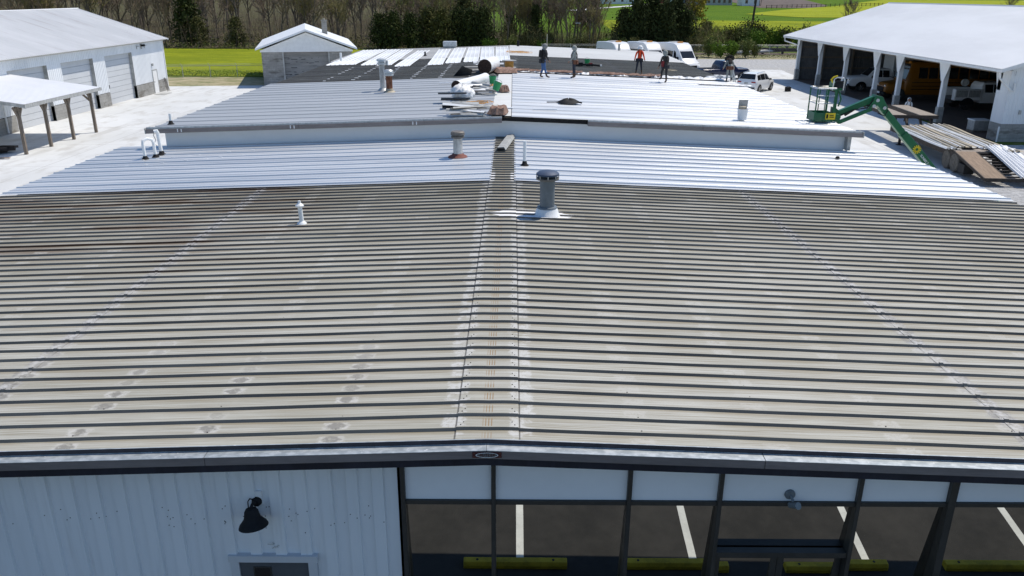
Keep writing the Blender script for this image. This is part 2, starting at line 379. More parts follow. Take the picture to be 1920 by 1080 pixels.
# ------------------------------------------------------------------ mesh helpers
class MB:
    def __init__(s): s.v = []; s.f = []; s.mi = []; s.cur = 0
    def add(s, vs, fs):
        n = len(s.v); s.v += [tuple(p) for p in vs]
        for f in fs: s.f.append(tuple(i + n for i in f)); s.mi.append(s.cur)
        return s
    def poly(s, *p): return s.add(p, [tuple(range(len(p)))])
    def box(s, x0, x1, y0, y1, z0, z1):
        v = [(x, y, z) for z in (z0, z1) for y in (y0, y1) for x in (x0, x1)]
        return s.add(v, [(0, 2, 3, 1), (4, 5, 7, 6), (0, 1, 5, 4), (1, 3, 7, 5), (3, 2, 6, 7), (2, 0, 4, 6)])
    def obox(s, c, size, rot=None):
        c = Vector(c); m = rot.to_matrix() if rot is not None and hasattr(rot, 'to_matrix') else (rot or Matrix.Identity(3))
        v = [c + m @ Vector((x * size[0] / 2, y * size[1] / 2, z * size[2] / 2)) for z in (-1, 1) for y in (-1, 1) for x in (-1, 1)]
        return s.add(v, [(0, 2, 3, 1), (4, 5, 7, 6), (0, 1, 5, 4), (1, 3, 7, 5), (3, 2, 6, 7), (2, 0, 4, 6)])
    def beam(s, a, b, w, h, up=(0, 0, 1)):
        a, b = Vector(a), Vector(b); d = (b - a)
        y = d.normalized(); x = y.cross(Vector(up))
        if x.length < 1e-4: x = Vector((1, 0, 0))
        x.normalize(); z = x.cross(y)
        m = Matrix((x, y, z)).transposed()
        return s.obox((a + b) / 2, (w, d.length, h), m)
    def tube(s, pts, r, n=8, caps=True):
        pts = [Vector(p) for p in pts]; k = len(pts)
        rs = r if isinstance(r, (list, tuple)) else [r] * k
        rings = []; ref = None
        for i, p in enumerate(pts):
            d = (pts[min(i + 1, k - 1)] - pts[max(i - 1, 0)]).normalized()
            if ref is None:
                ref = d.cross(Vector((0, 0, 1)))
                if ref.length < .05: ref = d.cross(Vector((1, 0, 0)))
            ref = (ref - d * ref.dot(d)).normalized(); b = d.cross(ref)
            rings.append([p + (ref * math.cos(2 * math.pi * j / n) + b * math.sin(2 * math.pi * j / n)) * rs[i] for j in range(n)])
        vs = [q for rr in rings for q in rr]; fs = []
        for i in range(k - 1):
            for j in range(n):
                a = i * n + j; b2 = i * n + (j + 1) % n
                fs.append((a, b2, b2 + n, a + n))
        if caps: fs += [tuple(range(n))[::-1], tuple(range((k - 1) * n, k * n))]
        return s.add(vs, fs)
    def lathe(s, prof, c=(0, 0, 0), n=20, axis='z'):
        vs = []; fs = []
        def pt(r, h, a):
            u, w = r * math.cos(a), r * math.sin(a)
            p = (u, w, h) if axis == 'z' else (h, u, w) if axis == 'x' else (u, h, w)
            return (p[0] + c[0], p[1] + c[1], p[2] + c[2])
        for (r, h) in prof: vs += [pt(r, h, 2 * math.pi * j / n) for j in range(n)]
        for i in range(len(prof) - 1):
            for j in range(n): fs.append((i * n + j, i * n + (j + 1) % n, (i + 1) * n + (j + 1) % n, (i + 1) * n + j))
        fs += [tuple(range(n))[::-1], tuple(range((len(prof) - 1) * n, len(prof) * n))]
        return s.add(vs, fs)
    def extr(s, poly, a, b, axis='x'):
        def pt(p, t): return (t, p[0], p[1]) if axis == 'x' else (p[0], t, p[1]) if axis == 'y' else (p[0], p[1], t)
        n = len(poly)
        return s.add([pt(p, a) for p in poly] + [pt(p, b) for p in poly],
                     [tuple(range(n)), tuple(range(n, 2 * n))[::-1]] + [(i, (i + 1) % n, n + (i + 1) % n, n + i) for i in range(n)])
    def grid(s, rows):
        m = len(rows[0])
        return s.add([p for r in rows for p in r],
                     [(i * m + j, i * m + j + 1, (i + 1) * m + j + 1, (i + 1) * m + j) for i in range(len(rows) - 1) for j in range(m - 1)])
    def xf(s, m, start=0):
        s.v[start:] = [tuple(m @ Vector(p)) for p in s.v[start:]]; return s
    def build(s, name, mat, parent=None, smooth=False, world=False, bevel=0, seg=2, kind=None):
        me = bpy.data.meshes.new(name)
        off = Vector(parent.location) if (world and parent is not None) else Vector((0, 0, 0))
        me.from_pydata([tuple(Vector(p) - off) for p in s.v], [], s.f)
        mats = mat if isinstance(mat, (list, tuple)) else [mat]
        for m in mats: me.materials.append(MT[m])
        if len(mats) > 1: me.polygons.foreach_set('material_index', s.mi)
        bm = bmesh.new(); bm.from_mesh(me); bmesh.ops.recalc_face_normals(bm, faces=bm.faces); bm.to_mesh(me); bm.free()
        if smooth:
            me.polygons.foreach_set('use_smooth', [True] * len(me.polygons))
            if smooth != 'all': me.set_sharp_from_angle(angle=R(38))
        me.update()
        o = bpy.data.objects.new(name, me); COL.objects.link(o)
        if parent is not None: o.parent = parent
        if bevel:
            md = o.modifiers.new('bevel', 'BEVEL'); md.width = bevel; md.segments = seg; md.limit_method = 'ANGLE'
        if kind: o['kind'] = kind
        return o

def tag(o, label, cat, group=None):
    o['label'] = label; o['category'] = cat
    if group: o['group'] = group
    return o
def thing(name, label, cat, loc=(0, 0, 0), rz=0, group=None):
    o = bpy.data.objects.new(name, None); COL.objects.link(o)
    o.empty_display_size = .2; o.location = loc; o.rotation_euler = (0, 0, rz)
    return tag(o, label, cat, group)
def struct(name, mb, mat, kind='structure', **kw):
    o = mb.build(name, mat, **kw); o['kind'] = kind; return o
def copy_tree(o, parent=None):
    c = o.copy(); COL.objects.link(c)
    if parent is not None: c.parent = parent
    for ch in list(o.children): copy_tree(ch, c)
    return c
def text_mesh(txt, name, mat, parent, size, loc, rot, depth=.004, shear=0, spacing=1):
    cu = bpy.data.curves.new(name, 'FONT'); cu.body = txt; cu.size = size; cu.extrude = depth / 2
    cu.align_x = 'CENTER'; cu.align_y = 'CENTER'; cu.shear = shear; cu.space_character = spacing
    tmp = bpy.data.objects.new('tmp', cu); COL.objects.link(tmp)
    dg = bpy.context.evaluated_depsgraph_get()
    me = bpy.data.meshes.new_from_object(tmp.evaluated_get(dg))
    bpy.data.objects.remove(tmp)
    me.name = name; me.materials.clear(); me.materials.append(MT[mat])
    o = bpy.data.objects.new(name, me); COL.objects.link(o)
    o.parent = parent; o.location = loc
    o.rotation_euler = rot if not isinstance(rot, Matrix) else rot.to_euler()
    return o
def rib_profile(y0, y1, pitch, rib_h, run, top, phase=0.0, alt=None):
    """(y, dz) polyline of trapezoid ribs along y"""
    out = [(y0, 0.0)]; k = 0; y = y0 + phase
    while y + 2 * run + top < y1:
        if y >= y0:
            h = rib_h if not alt else alt[k % len(alt)]
            out += [(y + .0001, 0.0), (y + run, h), (y + run + top, h), (y + 2 * run + top, 0.0)]
        y += pitch; k += 1
    out.append((y1, 0.0)); return out
def ribbed_sheet(prof, xs, zf, lift=0.0, dent=0.0, mb=None):
    mb = mb or MB(); rows = []; f0 = len(mb.f)
    ph = [random.uniform(0, 6.28) for _ in range(4)]
    for (y, dz) in prof:
        rows.append([(x, y, zf(x) + dz + lift + (dent * math.sin(x * 1.7 + y * 9 + ph[0]) * math.sin(x * .9 + y * 2.3 + ph[1]) if dent else 0)) for x in xs])
    mb.grid(rows); nx = len(xs) - 1
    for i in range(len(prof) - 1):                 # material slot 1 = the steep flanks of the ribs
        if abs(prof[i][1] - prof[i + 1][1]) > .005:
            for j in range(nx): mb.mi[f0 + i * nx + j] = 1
    return mb
def frange(a, b, n): return [a + (b - a) * i / n for i in range(n + 1)]
# ================================================================== SETTING
def T(y):
    t = max(0, y - 170)
    z = 9 * (1 - math.exp(-t / 300)) if t else 0
    if y > 520: z += .04 * (y - 520)
    return z
YS = [-60, -30, 0, 30, 60, 90, 120, 150, 170] + [180 + 10 * i for i in range(33)] + [520 + 40 * i for i in range(1, 25)]
struct('ground', MB().grid([[(x, y, T(y)) for x in (-900, -500, -250, -120, 0, 120, 250, 500, 900)] for y in YS]), 'grass')
def strip(name, rows, mat, lift, nx=6):
    """rows: (y, x_left, x_right); resampled so that it follows the terrain"""
    out = []
    for (a, b) in zip(rows[:-1], rows[1:]):
        n = max(1, int((b[0] - a[0]) / 10))
        for i in range(n):
            t = i / n; out.append([a[k] + (b[k] - a[k]) * t for k in range(3)])
    out.append(list(rows[-1]))
    mb = MB().grid([[(xl + (xr - xl) * i / nx, y, T(y) + lift) for i in range(nx + 1)] for (y, xl, xr) in out])
    return struct(name, mb, mat)
strip('parking_lot', [(-25, -40, 40), (7.9, -40, 40)], 'asphalt', .004)
mb = MB()
for x in (-4.94, -2.40, .14, 2.68, 5.22, 7.76, 10.3): mb.box(x - .055, x + .055, 1.2, 6.14, .005, .0085)
struct('parking_lines', mb, 'paint_line')
strip('concrete_yard', [(7.9, -70, -12), (26, -70, -10), (66, -70, -9), (72.3, -70, -9), (74.8, -31, -9), (76, -23, -9)], 'concrete', .008)
strip('concrete_drive', [(7.9, 10, 17.2), (26, 9, 19.2), (38, 9, 20.8), (45, 9, 27.6), (92, 9, 30.5), (95.5, 9, 31)], 'concrete', .008)
strip('gravel_lot', [(10, 17, 80), (46.5, 19, 80)], 'gravel', .004)
strip('gravel_yard', [(66.5, 6, 31), (92, 6, 62), (111.5, 2, 62)], 'gravel', .004)
strip('barn_floor', [(47.7, 28.6, 48), (84.6, 28.6, 48)], 'soil', .012)
strip('dry_verge', [(72.4, -70, -31.2), (74.9, -70, -23.2), (83.4, -70, -9)], 'verge', .004)
strip('roadside_verge', [(111.6, -4, 64), (118.5, -8, 64)], 'verge', .004)
strip('dirt_bank', [(119.5, 22, 64), (124, 22, 64)], 'soil', .006)
strip('spring_field', [(84.6, -170, -6), (126.5, -170, -2)], 'field', .01)
strip('woodland_floor', [(127, -260, 32), (150, -260, 16), (178, -260, -4), (300, -420, -34), (600, -900, -120)], 'litter', .07)
strip('pasture', [(180, -6, 30), (225, -12, 330), (300, -34, 360), (610, -125, 700)], 'pasture', .05)
strip('hay_field', [(148, 28, 150), (178, 22, 160), (226, 22, 150)], 'field', .08)
strip('slope_field', [(244, 84, 240), (263, 72, 260), (300, 96, 280), (340, 128, 300), (480, 208, 380)], 'field2', .14)
strip('ploughed_patch', [(318, 92, 112), (345, 95, 128), (470, 112, 160)], 'soil', .12)
strip('far_lane', [(281, 17, 22), (300, 26, 31), (330, 43, 48), (362, 59, 64), (400, 70, 76)], 'concrete', .16)

# ================================================================== helpers for buildings
def corrugated(p0, p1, z0, z1, pitch, depth, nrm, rib=.35, mb=None, zt=None, run=None):
    """vertical ribbed sheet wall from p0 to p1 (xy), nrm = outward xy unit; zt(t) overrides the top"""
    mb = mb or MB(); p0 = Vector((*p0, 0)); p1 = Vector((*p1, 0)); L = (p1 - p0).length; d = (p1 - p0) / L
    nv = Vector((*nrm, 0)); s = 0; pts = [(0, 0)]
    while s + pitch <= L:
        a = s + pitch * (1 - rib)
        pts += [(a, 0), (a + (run or min(depth, pitch * .1)), depth), (s + pitch - (run or min(depth, pitch * .1)), depth), (s + pitch, 0)]
        s += pitch
    pts.append((L, 0))
    lo = [tuple(p0 + d * a + nv * b + Vector((0, 0, z0))) for a, b in pts]
    hi = [tuple(p0 + d * a + nv * b + Vector((0, 0, zt(a / L) if zt else z1))) for a, b in pts]
    return mb.grid([lo, hi])
def sweep(prof, xs, zf, gap=.0):
    """closed (y,z) profile swept along x with height zf(x)"""
    mb = MB(); n = len(prof); vs = []
    for x in xs: vs += [(x, p[0], p[1] + zf(x)) for p in prof]
    fs = []
    for i in range(len(xs) - 1):
        for j in range(n): fs.append((i * n + j, i * n + (j + 1) % n, (i + 1) * n + (j + 1) % n, (i + 1) * n + j))
    fs += [tuple(range(n)), tuple(range((len(xs) - 1) * n, len(xs) * n))]
    return mb.add(vs, fs)

# ================================================================== FRONT BUILDING
fb = thing('front_building', 'low wide metal building in the foreground with weathered tan ribbed roof and glass shop front', 'building', (RX, 17, 0))
Y0, YN, Y1 = 7.47, 20.06, 26.97
XL, XR = RX - 12.88, RX + 13.1
capx = [-.34, -.25, -.17, -.1, -.04, 0, .04, .1, .17, .25, .34]
def z_cap(x):                                  # the cap panel bends over the ridge in a soft curve
    a = abs(x - RX)
    return z_front(x) + .008 - (.010 * max(0, 1 - a / .25) ** 1.5)
prof = rib_profile(Y0, YN + .02, .3048, .037, .011, .020, .20)
for sgn, xe in ((-1, XL), (1, XR)):
    e = RX + sgn * .30
    xs = frange(e, xe, 40)
    prof_r = prof
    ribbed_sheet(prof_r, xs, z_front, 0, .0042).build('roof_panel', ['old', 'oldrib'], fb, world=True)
profc = rib_profile(Y0, Y1, .3048, .037, .011, .020, .20)
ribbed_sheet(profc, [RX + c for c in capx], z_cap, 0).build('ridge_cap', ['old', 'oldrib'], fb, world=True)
profn = rib_profile(YN, Y1 - .05, .3048, .034, .012, .03, .14, alt=[.029, .011])
for sgn, xe in ((-1, XL - .03), (1, XR + .03)):
    e = RX + sgn * .30
    ribbed_sheet(profn, frange(e, xe, 30), z_front, .030, .0035).build('roof_sheet', 'new', fb, world=True)
# side-lap steps where upper panels lap the lower ones
pp = rib_profile(Y0, YN, .3048, .040, .012, .023, .1985)
for sgn in (-1, 1):
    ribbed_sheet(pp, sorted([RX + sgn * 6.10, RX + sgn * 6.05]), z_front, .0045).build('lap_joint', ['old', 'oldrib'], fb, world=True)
# screws on the purlin lines
mb = MB(); rr = random.Random(5)
k = 0
y = Y0 + .2
while y < YN - .2:
    for s_ in (-1, 1):
        for j in range(7):
            x = RX + s_ * (1.69 + 1.45 * j) + rr.uniform(-.03, .03)
            if rr.random() < .8: mb.lathe([(.008, 0), (.008, .006), (.003, .008)], (x, y + .09 + rr.uniform(-.02, .02), z_front(x)), 6)
        for c_ in (.30, .27):
            x = RX + s_ * c_
            if y < 14: mb.lathe([(.007, 0), (.007, .006)], (x, y + .12 + .06 * (c_ < .3), z_cap(x)), 6)
    y += .3048
mb.build('screws', 'steel_dark', fb, world=True, kind='stuff')
# rake trim: step, galvanised ledge, brown fascia, navy lower fascia
segs = [(XL - .02, -3.262), (-3.255, RX - .002), (RX + .002, 2.697), (2.705, XR + .02)]
for i, (a, b) in enumerate(segs):
    o = MB()
    sweep([(7.475, .012), (7.475, -.05), (7.33, -.052), (7.33, -.046), (7.462, -.044), (7.462, .012)], [a, b], z_front).build('rake_trim', 'galv', fb, world=True)
    sweep([(7.338, -.053), (7.338, -.150), (7.352, -.152), (7.47, -.152), (7.47, -.053)], [a, b], z_front).build('fascia', 'fascia', fb, world=True)
sweep([(7.386, -.1545), (7.386, -.262), (7.60, -.262), (7.60, -.1545)], [XL, RX, XR], z_front).build('soffit_trim', 'navy', fb, world=True)
sweep([(7.4610, .0125), (7.4610, -.036), (7.4570, -.036), (7.4570, .0125)], [XL, RX, XR], z_front).build('edge_shade_strip', 'navy', fb, world=True)  # dark strip painting the shade on the step face of the rake trim
# screw heads on the edge
# front wall
WY = 7.65
def wtop(x): return z_front(x) - .24
corrugated((-1.27, WY), (XL + .25, WY), 0, 0, .2905, .036, (0, -1), rib=.5, run=.010, zt=lambda t: wtop(-1.27 + t * (XL + .25 + 1.27))).build('wall', 'siding', fb, world=True)
mb = MB()
for i in range(56):
    x = rr.uniform(-6.2, -1.4); z = rr.gauss(2.52, .09)
    yo = WY - (.036 if ((-1.27 - x) % .2905) > .150 else 0)
    mb.lathe([(.006, .001), (.006, -.004), (.002, -.005)], (x, yo, z), 6, 'y')
mb.build('wall_screws', 'steel_dark', fb, world=True, kind='stuff')
for q in ((XL + .25, XL + .5, WY, 26.6, 0, 3.12), (XR - .5, XR - .25, WY, 26.6, 0, 3.12)): MB().box(*q).build('side_wall', 'siding', fb, world=True)
MB().box(XL + .5, XR - .5, 26.35, 26.6, 0, 3.1).build('rear_wall', 'siding', fb, world=True)
# storefront
MUL = [-1.21, -.195, 1.33, 2.35, 3.91, 4.96, 6.5, 8.0, 9.5, 11.0, 12.4]
mb = MB()
for i, x in enumerate(MUL):
    w = .05 if i not in (5,) else .085
    MB().box(x - w / 2, x + w / 2, WY - .045, WY + .14, 0, wtop(x) + .02).build('mullion', 'bronze', fb, world=True, bevel=.004, seg=1)
mb = MB()
for a, b in zip(MUL[:-1], MUL[1:]):
    MB().box(a + .026, b - .026, WY - .02, WY + .09, 2.685, 2.735).build('transom_bar', 'bronze', fb, world=True)
    if a != 2.35: MB().box(a + .026, b - .026, WY - .02, WY + .27, 0, .12).build('sill_bar', 'bronze', fb, world=True)
for i, (a, b) in enumerate(zip(MUL[:-1], MUL[1:])):
    e = .026 if i not in (4, 5) else .045
    sp = MB(); y = WY + .012
    pts = [(a + e, 2.737), (b - e, 2.737), (b - e, wtop(b))]
    if a < RX < b: pts.append((RX, wtop(RX)))
    pts.append((a + e, wtop(a)))
    sp.extr(pts, y, y + .04, 'y').build('spandrel_panel', 'spandrel', fb, world=True)
    z0 = .122
    if i == 3: z0 = 2.06
    tl = math.tan(R(5.0))
    g = MB()
    def gy(z): return WY + .03 + (2.683 - z) * tl
    g.add([(x, gy(z) + dy, z) for dy in (0, .012) for z in (z0, 2.683) for x in (a + e, b - e)],
          [(0, 1, 3, 2), (4, 6, 7, 5), (0, 4, 5, 1), (2, 3, 7, 6), (0, 2, 6, 4), (1, 5, 7, 3)])
    g.build('window_pane', 'mirror', fb, world=True)
# glass double door between two mullions
mb = MB(); a, b = 2.378, 3.882
mb.box(a, b, WY - .03, WY + .07, 1.985, 2.055)
header = mb.build('door_header', 'bronze', fb, world=True)
for (x0, x1) in ((a + .004, (a + b) / 2 - .003), ((a + b) / 2 + .003, b - .004)):
    d = MB(); WD = WY + .07
    d.box(x0, x0 + .075, WD, WD + .05, .01, 1.98); d.box(x1 - .075, x1, WD, WD + .05, .01, 1.98)
    d.box(x0 + .075, x1 - .075, WD, WD + .05, 1.90, 1.98); d.box(x0 + .075, x1 - .075, WD, WD + .05, .01, .25)
    do = d.build('glass_door', 'bronze', fb, world=True)
    g = MB(); tl = math.tan(R(1.5))
    g.add([(x, WD + .002 + (1.9 - z) * .087 + dy, z) for dy in (0, .008) for z in (.25, 1.9) for x in (x0 + .075, x1 - .075)],
          [(0, 1, 3, 2), (4, 6, 7, 5), (0, 4, 5, 1), (2, 3, 7, 6), (0, 2, 6, 4), (1, 5, 7, 3)])
    g.v = [tuple(Vector(p) - Vector(fb.location)) for p in g.v]
    g.build('pane', 'mirror', do)
    h = MB().tube([((x1 - .04 if x0 < 3 else x0 + .04), WY - .05, zz) for zz in (.9, 1.25)], .012)
    h.v = [tuple(Vector(p) - Vector(fb.location)) for p in h.v]
    h.build('handle', 'galvflat', do)
# interior backdrop behind the mirrored glass is the building body itself
MB().box(-1.2, XR - .6, 8.3, 8.4, 0, 3.05).build('inner_wall', 'charcoal', fb, world=True)
# steel door in the siding
dr = MB()
dr.box(-3.145, -2.345, WY - .038, WY + .03, .02, 1.905)
door = dr.build('steel_door', 'doorgrey', fb, world=True)
tr = MB()
tr.box(-3.245, -3.147, WY - .062, WY + .01, 0, 1.907); tr.box(-2.343, -2.245, WY - .062, WY + .01, 0, 1.907)
tr.box(-3.262, -2.228, WY - .068, WY + .01, 1.909, 1.995)
tr.build('door_frame', 'gdoor', fb, world=True)
WV = WY - .026
v = MB(); v.box(-2.99, -2.972, WV - .02, WV - .0125, 1.2, 1.83); v.box(-2.80, -2.782, WV - .02, WV - .0125, 1.2, 1.83)
v.box(-2.972, -2.80, WV - .02, WV - .0125, 1.812, 1.83); v.box(-2.972, -2.80, WV - .02, WV - .0125, 1.2, 1.218)
v.v = [tuple(Vector(p) - Vector(fb.location)) for p in v.v]; v.build('window_frame', 'bronze', door)
v = MB().box(-2.971, -2.801, WV - .016, WV - .0125, 1.219, 1.811)
v.v = [tuple(Vector(p) - Vector(fb.location)) for p in v.v]; v.build('window', 'darkglass', door)
v = MB().tube([(-2.43, WY - .03, .95), (-2.43, WY - .075, .95), (-2.55, WY - .08, .95)], .012)
v.v = [tuple(Vector(p) - Vector(fb.location)) for p in v.v]; v.build('handle', 'galvflat', door)

# name plate on the fascia
pl = thing('name_plate', 'small dark red plate reading BUTLER on the brown fascia under the ridge', 'sign', (RX + .005, 7.334, R1 - .10))
MB().box(-.155, .155, -.006, 0, -.036, .034).build('backing', 'platered', pl, bevel=.004, seg=1)
ov = MB(); n = 28
ov.add([(.118 * math.cos(2 * math.pi * i / n), y, .029 * math.sin(2 * math.pi * i / n) - .001) for y in (-.0085, -.006) for i in range(n)],
       [tuple(range(n))] + [(i, (i + 1) % n, n + (i + 1) % n, n + i) for i in range(n)])
ov.build('oval', 'plategrey', pl)
ov = MB()
for i in range(n):
    a0, a1 = 2 * math.pi * i / n, 2 * math.pi * (i + 1) / n
    ov.poly(*[(r1 * math.cos(a), -.0095, r2 * math.sin(a) - .001) for a, r1, r2 in ((a0, .120, .031), (a1, .120, .031), (a1, .111, .0255), (a0, .111, .0255))])
ov.build('oval_rim', 'letter', pl)
text_mesh('BUTLER', 'lettering', 'platered', pl, .046, (0, -.0105, -.001), (R(90), 0, 0), .002, .25, 1.08)
mb = MB()
for sx in (-.137, .137):
    for sz in (-.02, .02): mb.lathe([(.006, -.006), (.006, -.010)], (sx, 0, sz), 8, 'y')
mb.build('rivets', 'rust', pl)

# barn light on the wall
lm = thing('wall_lamp', 'black gooseneck barn lamp with bell shade on the white ribbed wall above the door', 'lamp', (-2.86, WY - .03, 2.72))
MB().lathe([(.001, .03), (.055, .03), (.06, .0), (.05, -.03), (.03, -.04), (.03, -.04)], (0, 0, 0), 18, 'y').build('back_plate', 'black', lm, smooth=True)
MB().box(-.06, .06, .002, .03, -.05, .13).build('mounting_block', 'white', lm)
MB().tube([(0, -.03, .0), (-.01, -.07, .03), (-.015, -.11, .035), (-.02, -.145, .02), (-.02, -.15, -.0)], .017, 10).build('neck', 'black', lm, smooth=True)
MB().tube([(-.04, -.01, .03), (-.055, -.06, .075), (-.06, -.11, .07), (-.05, -.14, .02), (-.04, -.15, -.02)], .007, 8).build('cable', 'black', lm, smooth=True)
sh = MB(); sh.lathe([(.02, 0), (.045, -.005), (.06, -.03), (.068, -.075), (.075, -.095), (.095, -.12), (.118, -.145), (.128, -.17), (.122, -.17), (.105, -.145), (.07, -.10), (.05, -.04), (.02, -.02)], (0, 0, 0), 28)
sh.xf(Matrix.Translation((-.02, -.155, .02)) @ Matrix.Scale(1.27, 4) @ Matrix.Rotation(R(-10), 4, 'X') @ Matrix.Rotation(R(-6), 4, 'Y')).build('lamp_shade', 'black', lm, smooth=True)
MB().lathe([(.01, 0), (.035, -.03), (.03, -.07), (.01, -.085)], (-.02, -.15, -.08), 12).build('bulb', 'pvc', lm, smooth=True)

cm = thing('security_camera', 'small grey security camera on the white panel above the glass door', 'camera', (3.14, WY + .012, 2.80))
MB().lathe([(.06, 0), (.06, -.02), (.05, -.03), (.012, -.03)], (0, 0, .03), 20, 'y').build('base', 'flue', cm, smooth=True)
MB().tube([(0, -.02, .03), (.01, -.06, .01), (.02, -.075, -.02)], .016).build('arm', 'flue', cm, smooth=True)
c = MB(); c.lathe([(.01, -.075), (.034, -.07), (.036, .05), (.042, .052), (.042, .065), (.02, .066)], (0, 0, 0), 16, 'y')
c.xf(Matrix.Translation((.03, -.10, -.055)) @ Matrix.Rotation(R(205), 4, 'Z') @ Matrix.Rotation(R(28), 4, 'X')).build('housing', 'flue', cm, smooth=True)
kn = thing('door_contact', 'tiny black knob on the white ribbed wall left of the barn lamp', 'wall fitting', (-3.20, WY - .002, 2.535))
MB().lathe([(.017, 0), (.019, -.012), (.012, -.022), (.004, -.024)], (0, -.002, 0), 12, 'y').build('cap', 'black', kn, smooth=True)
ws = thing('cable_stub', 'frayed grey cable stub sticking out of the white wall between lamp and door frame', 'cable', (-2.71, WY - .02, 2.13))
mb = MB()
for i in range(9):
    a = rr.uniform(0, 6.28); mb.tube([(0, .02, 0), (math.cos(a) * .03, -.02, math.sin(a) * .02), (math.cos(a) * .07 - .02, -.025, math.sin(a) * .04)], .004, 5)
tag(ws, ws['label'], ws['category']); mb.build('strands', 'scraplight', ws)

# ------------------------------------------------------------------ wheel stops
def wheel_stop(x, lab):
    r = thing('wheel_stop', lab, 'wheel stop', (x, 6.26, .004), 0, 'yellow wheel stops in front of the shop front')
    return r
STOPS = [(.07, 'yellow wheel stop mirrored in the panes beside the middle post under the ridge'), (2.40, 'yellow wheel stop mirrored left of the glass door'),
         (4.72, 'yellow wheel stop mirrored in and right of the glass door'), (7.05, 'yellow wheel stop mirrored in the far right pane')]
proto = None
for x, lab in STOPS:
    r = wheel_stop(x, lab)
    body = MB()
    body.extr([(-.08, 0), (.08, 0), (.075, .06), (.045, .11), (-.045, .11), (-.075, .06)], -.75, .75, 'x')
    if proto is None:
        bo = body.build('stop_block', 'yellow_stop', r, bevel=.012)
        h = MB(); [h.lathe([(.02, .108), (.02, .113), (.012, .1135)], (sx, 0, 0), 8) for sx in (-.55, .55)]
        po = h.build('anchor_bolts', 'steel_dark', r); proto = (bo, po)
    else:
        for p in proto: c = p.copy(); COL.objects.link(c); c.parent = r

# ================================================================== REAR BUILDING
rb = thing('rear_building', 'longer metal building behind, one step higher, half covered with new metal sheets', 'building', (RX, 45, 0))
BX = 11.4; YF, YB = 26.42, 64.4
def xs_half(sgn, a=.28, w=BX, n=24): return frange(RX + sgn * a, RX + sgn * w, n)
# old dark ribbed roof under everything
pr = rib_profile(YF + .05, YB, .3048, .034, .011, .042, .1)
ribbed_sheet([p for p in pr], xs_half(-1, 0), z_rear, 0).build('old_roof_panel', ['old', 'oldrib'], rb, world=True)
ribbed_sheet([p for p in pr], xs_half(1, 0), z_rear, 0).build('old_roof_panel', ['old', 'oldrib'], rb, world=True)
# new sheets
altp = [.034, .012, .012, .012]
pn = rib_profile(YF, 39.9, .2286 * 1.0, .03, .022, .03, .1, alt=[.026, .005, .007, .005])
ribbed_sheet(pn, xs_half(-1, .45, BX + .12), z_rear, .044, .004).build('roof_sheet', 'greysheet', rb, world=True)
pn = rib_profile(YF, 41.95, .2286, .03, .022, .03, .02, alt=[.026, .006, .008, .006])
ribbed_sheet(pn, xs_half(1, .22, BX + .12), z_rear, .044, .004).build('roof_sheet', 'new', rb, world=True)
# grey coated part at the far end
for sgn, ya in ((-1, 53.2), (1, 54.0)):
    pc = rib_profile(ya, YB + .08, .9144, .022, .02, .04, .3)
    ribbed_sheet(pc, xs_half(sgn, 0, BX + .1), z_rear, .047).build('coated_roof', 'coated' if sgn < 0 else 'whitecoat', rb, world=True)
# ridge flashing strip left of the ridge
ribbed_sheet([(YF + .1, 0), (41, 0)], [RX - .46, RX - .2, RX + .2], z_rear, .052).build('ridge_flashing', 'whitecoat', rb, world=True)
# white fastener patches in rows on the dark roof
mb = MB(); rr = random.Random(3)
for i, x in enumerate([-9.3, -7.9, -6.5, -5.0, -3.6, -2.2]):
    for j in range(9):
        y = 40.5 + j * .92 + rr.uniform(-.1, .1)
        if rr.random() < .85:
            s = rr.uniform(.05, .10); mb.box(x - s, x + s, y - .06, y + .06, z_rear(x) + .041, z_rear(x) + .050)
mb.build('fastener_patches', 'white_sheet', rb, world=True, kind='stuff')
mb = MB(); rr = random.Random(12)
for k in range(16):
    x, y = -11.4 + (k % 8) * .42 + rr.uniform(-.2, .2), 23.4 + (k // 8) * .9 + (k % 8) * .17; mb.box(x - .05, x + .05, y - .02, y + .02, z_front(x) + .034, z_front(x) + .047)
mb.build('paint_dabs', 'white_sheet', fb, world=True, kind='stuff')
# walls
mb = MB()
def zt2(x): return z_rear(x) - .10
mb.extr([(RX - 11.3, 3.0), (RX + 11.3, 3.0), (RX + 11.3, zt2(RX + 11.3)), (RX, zt2(RX)), (RX - 11.3, zt2(RX - 11.3))], 26.70, 26.9, 'y')
mb.build('gable_wall', 'spandrel', rb, world=True)
for q in ((RX - 11.3, RX - 11.1, 26.9, 64.2, 0, 3.78), (RX + 11.1, RX + 11.3, 26.9, 64.2, 0, 3.78), (RX - 11.1, RX + 11.1, 64.0, 64.2, 0, 3.8)): MB().box(*q).build('wall', 'siding', rb, world=True)
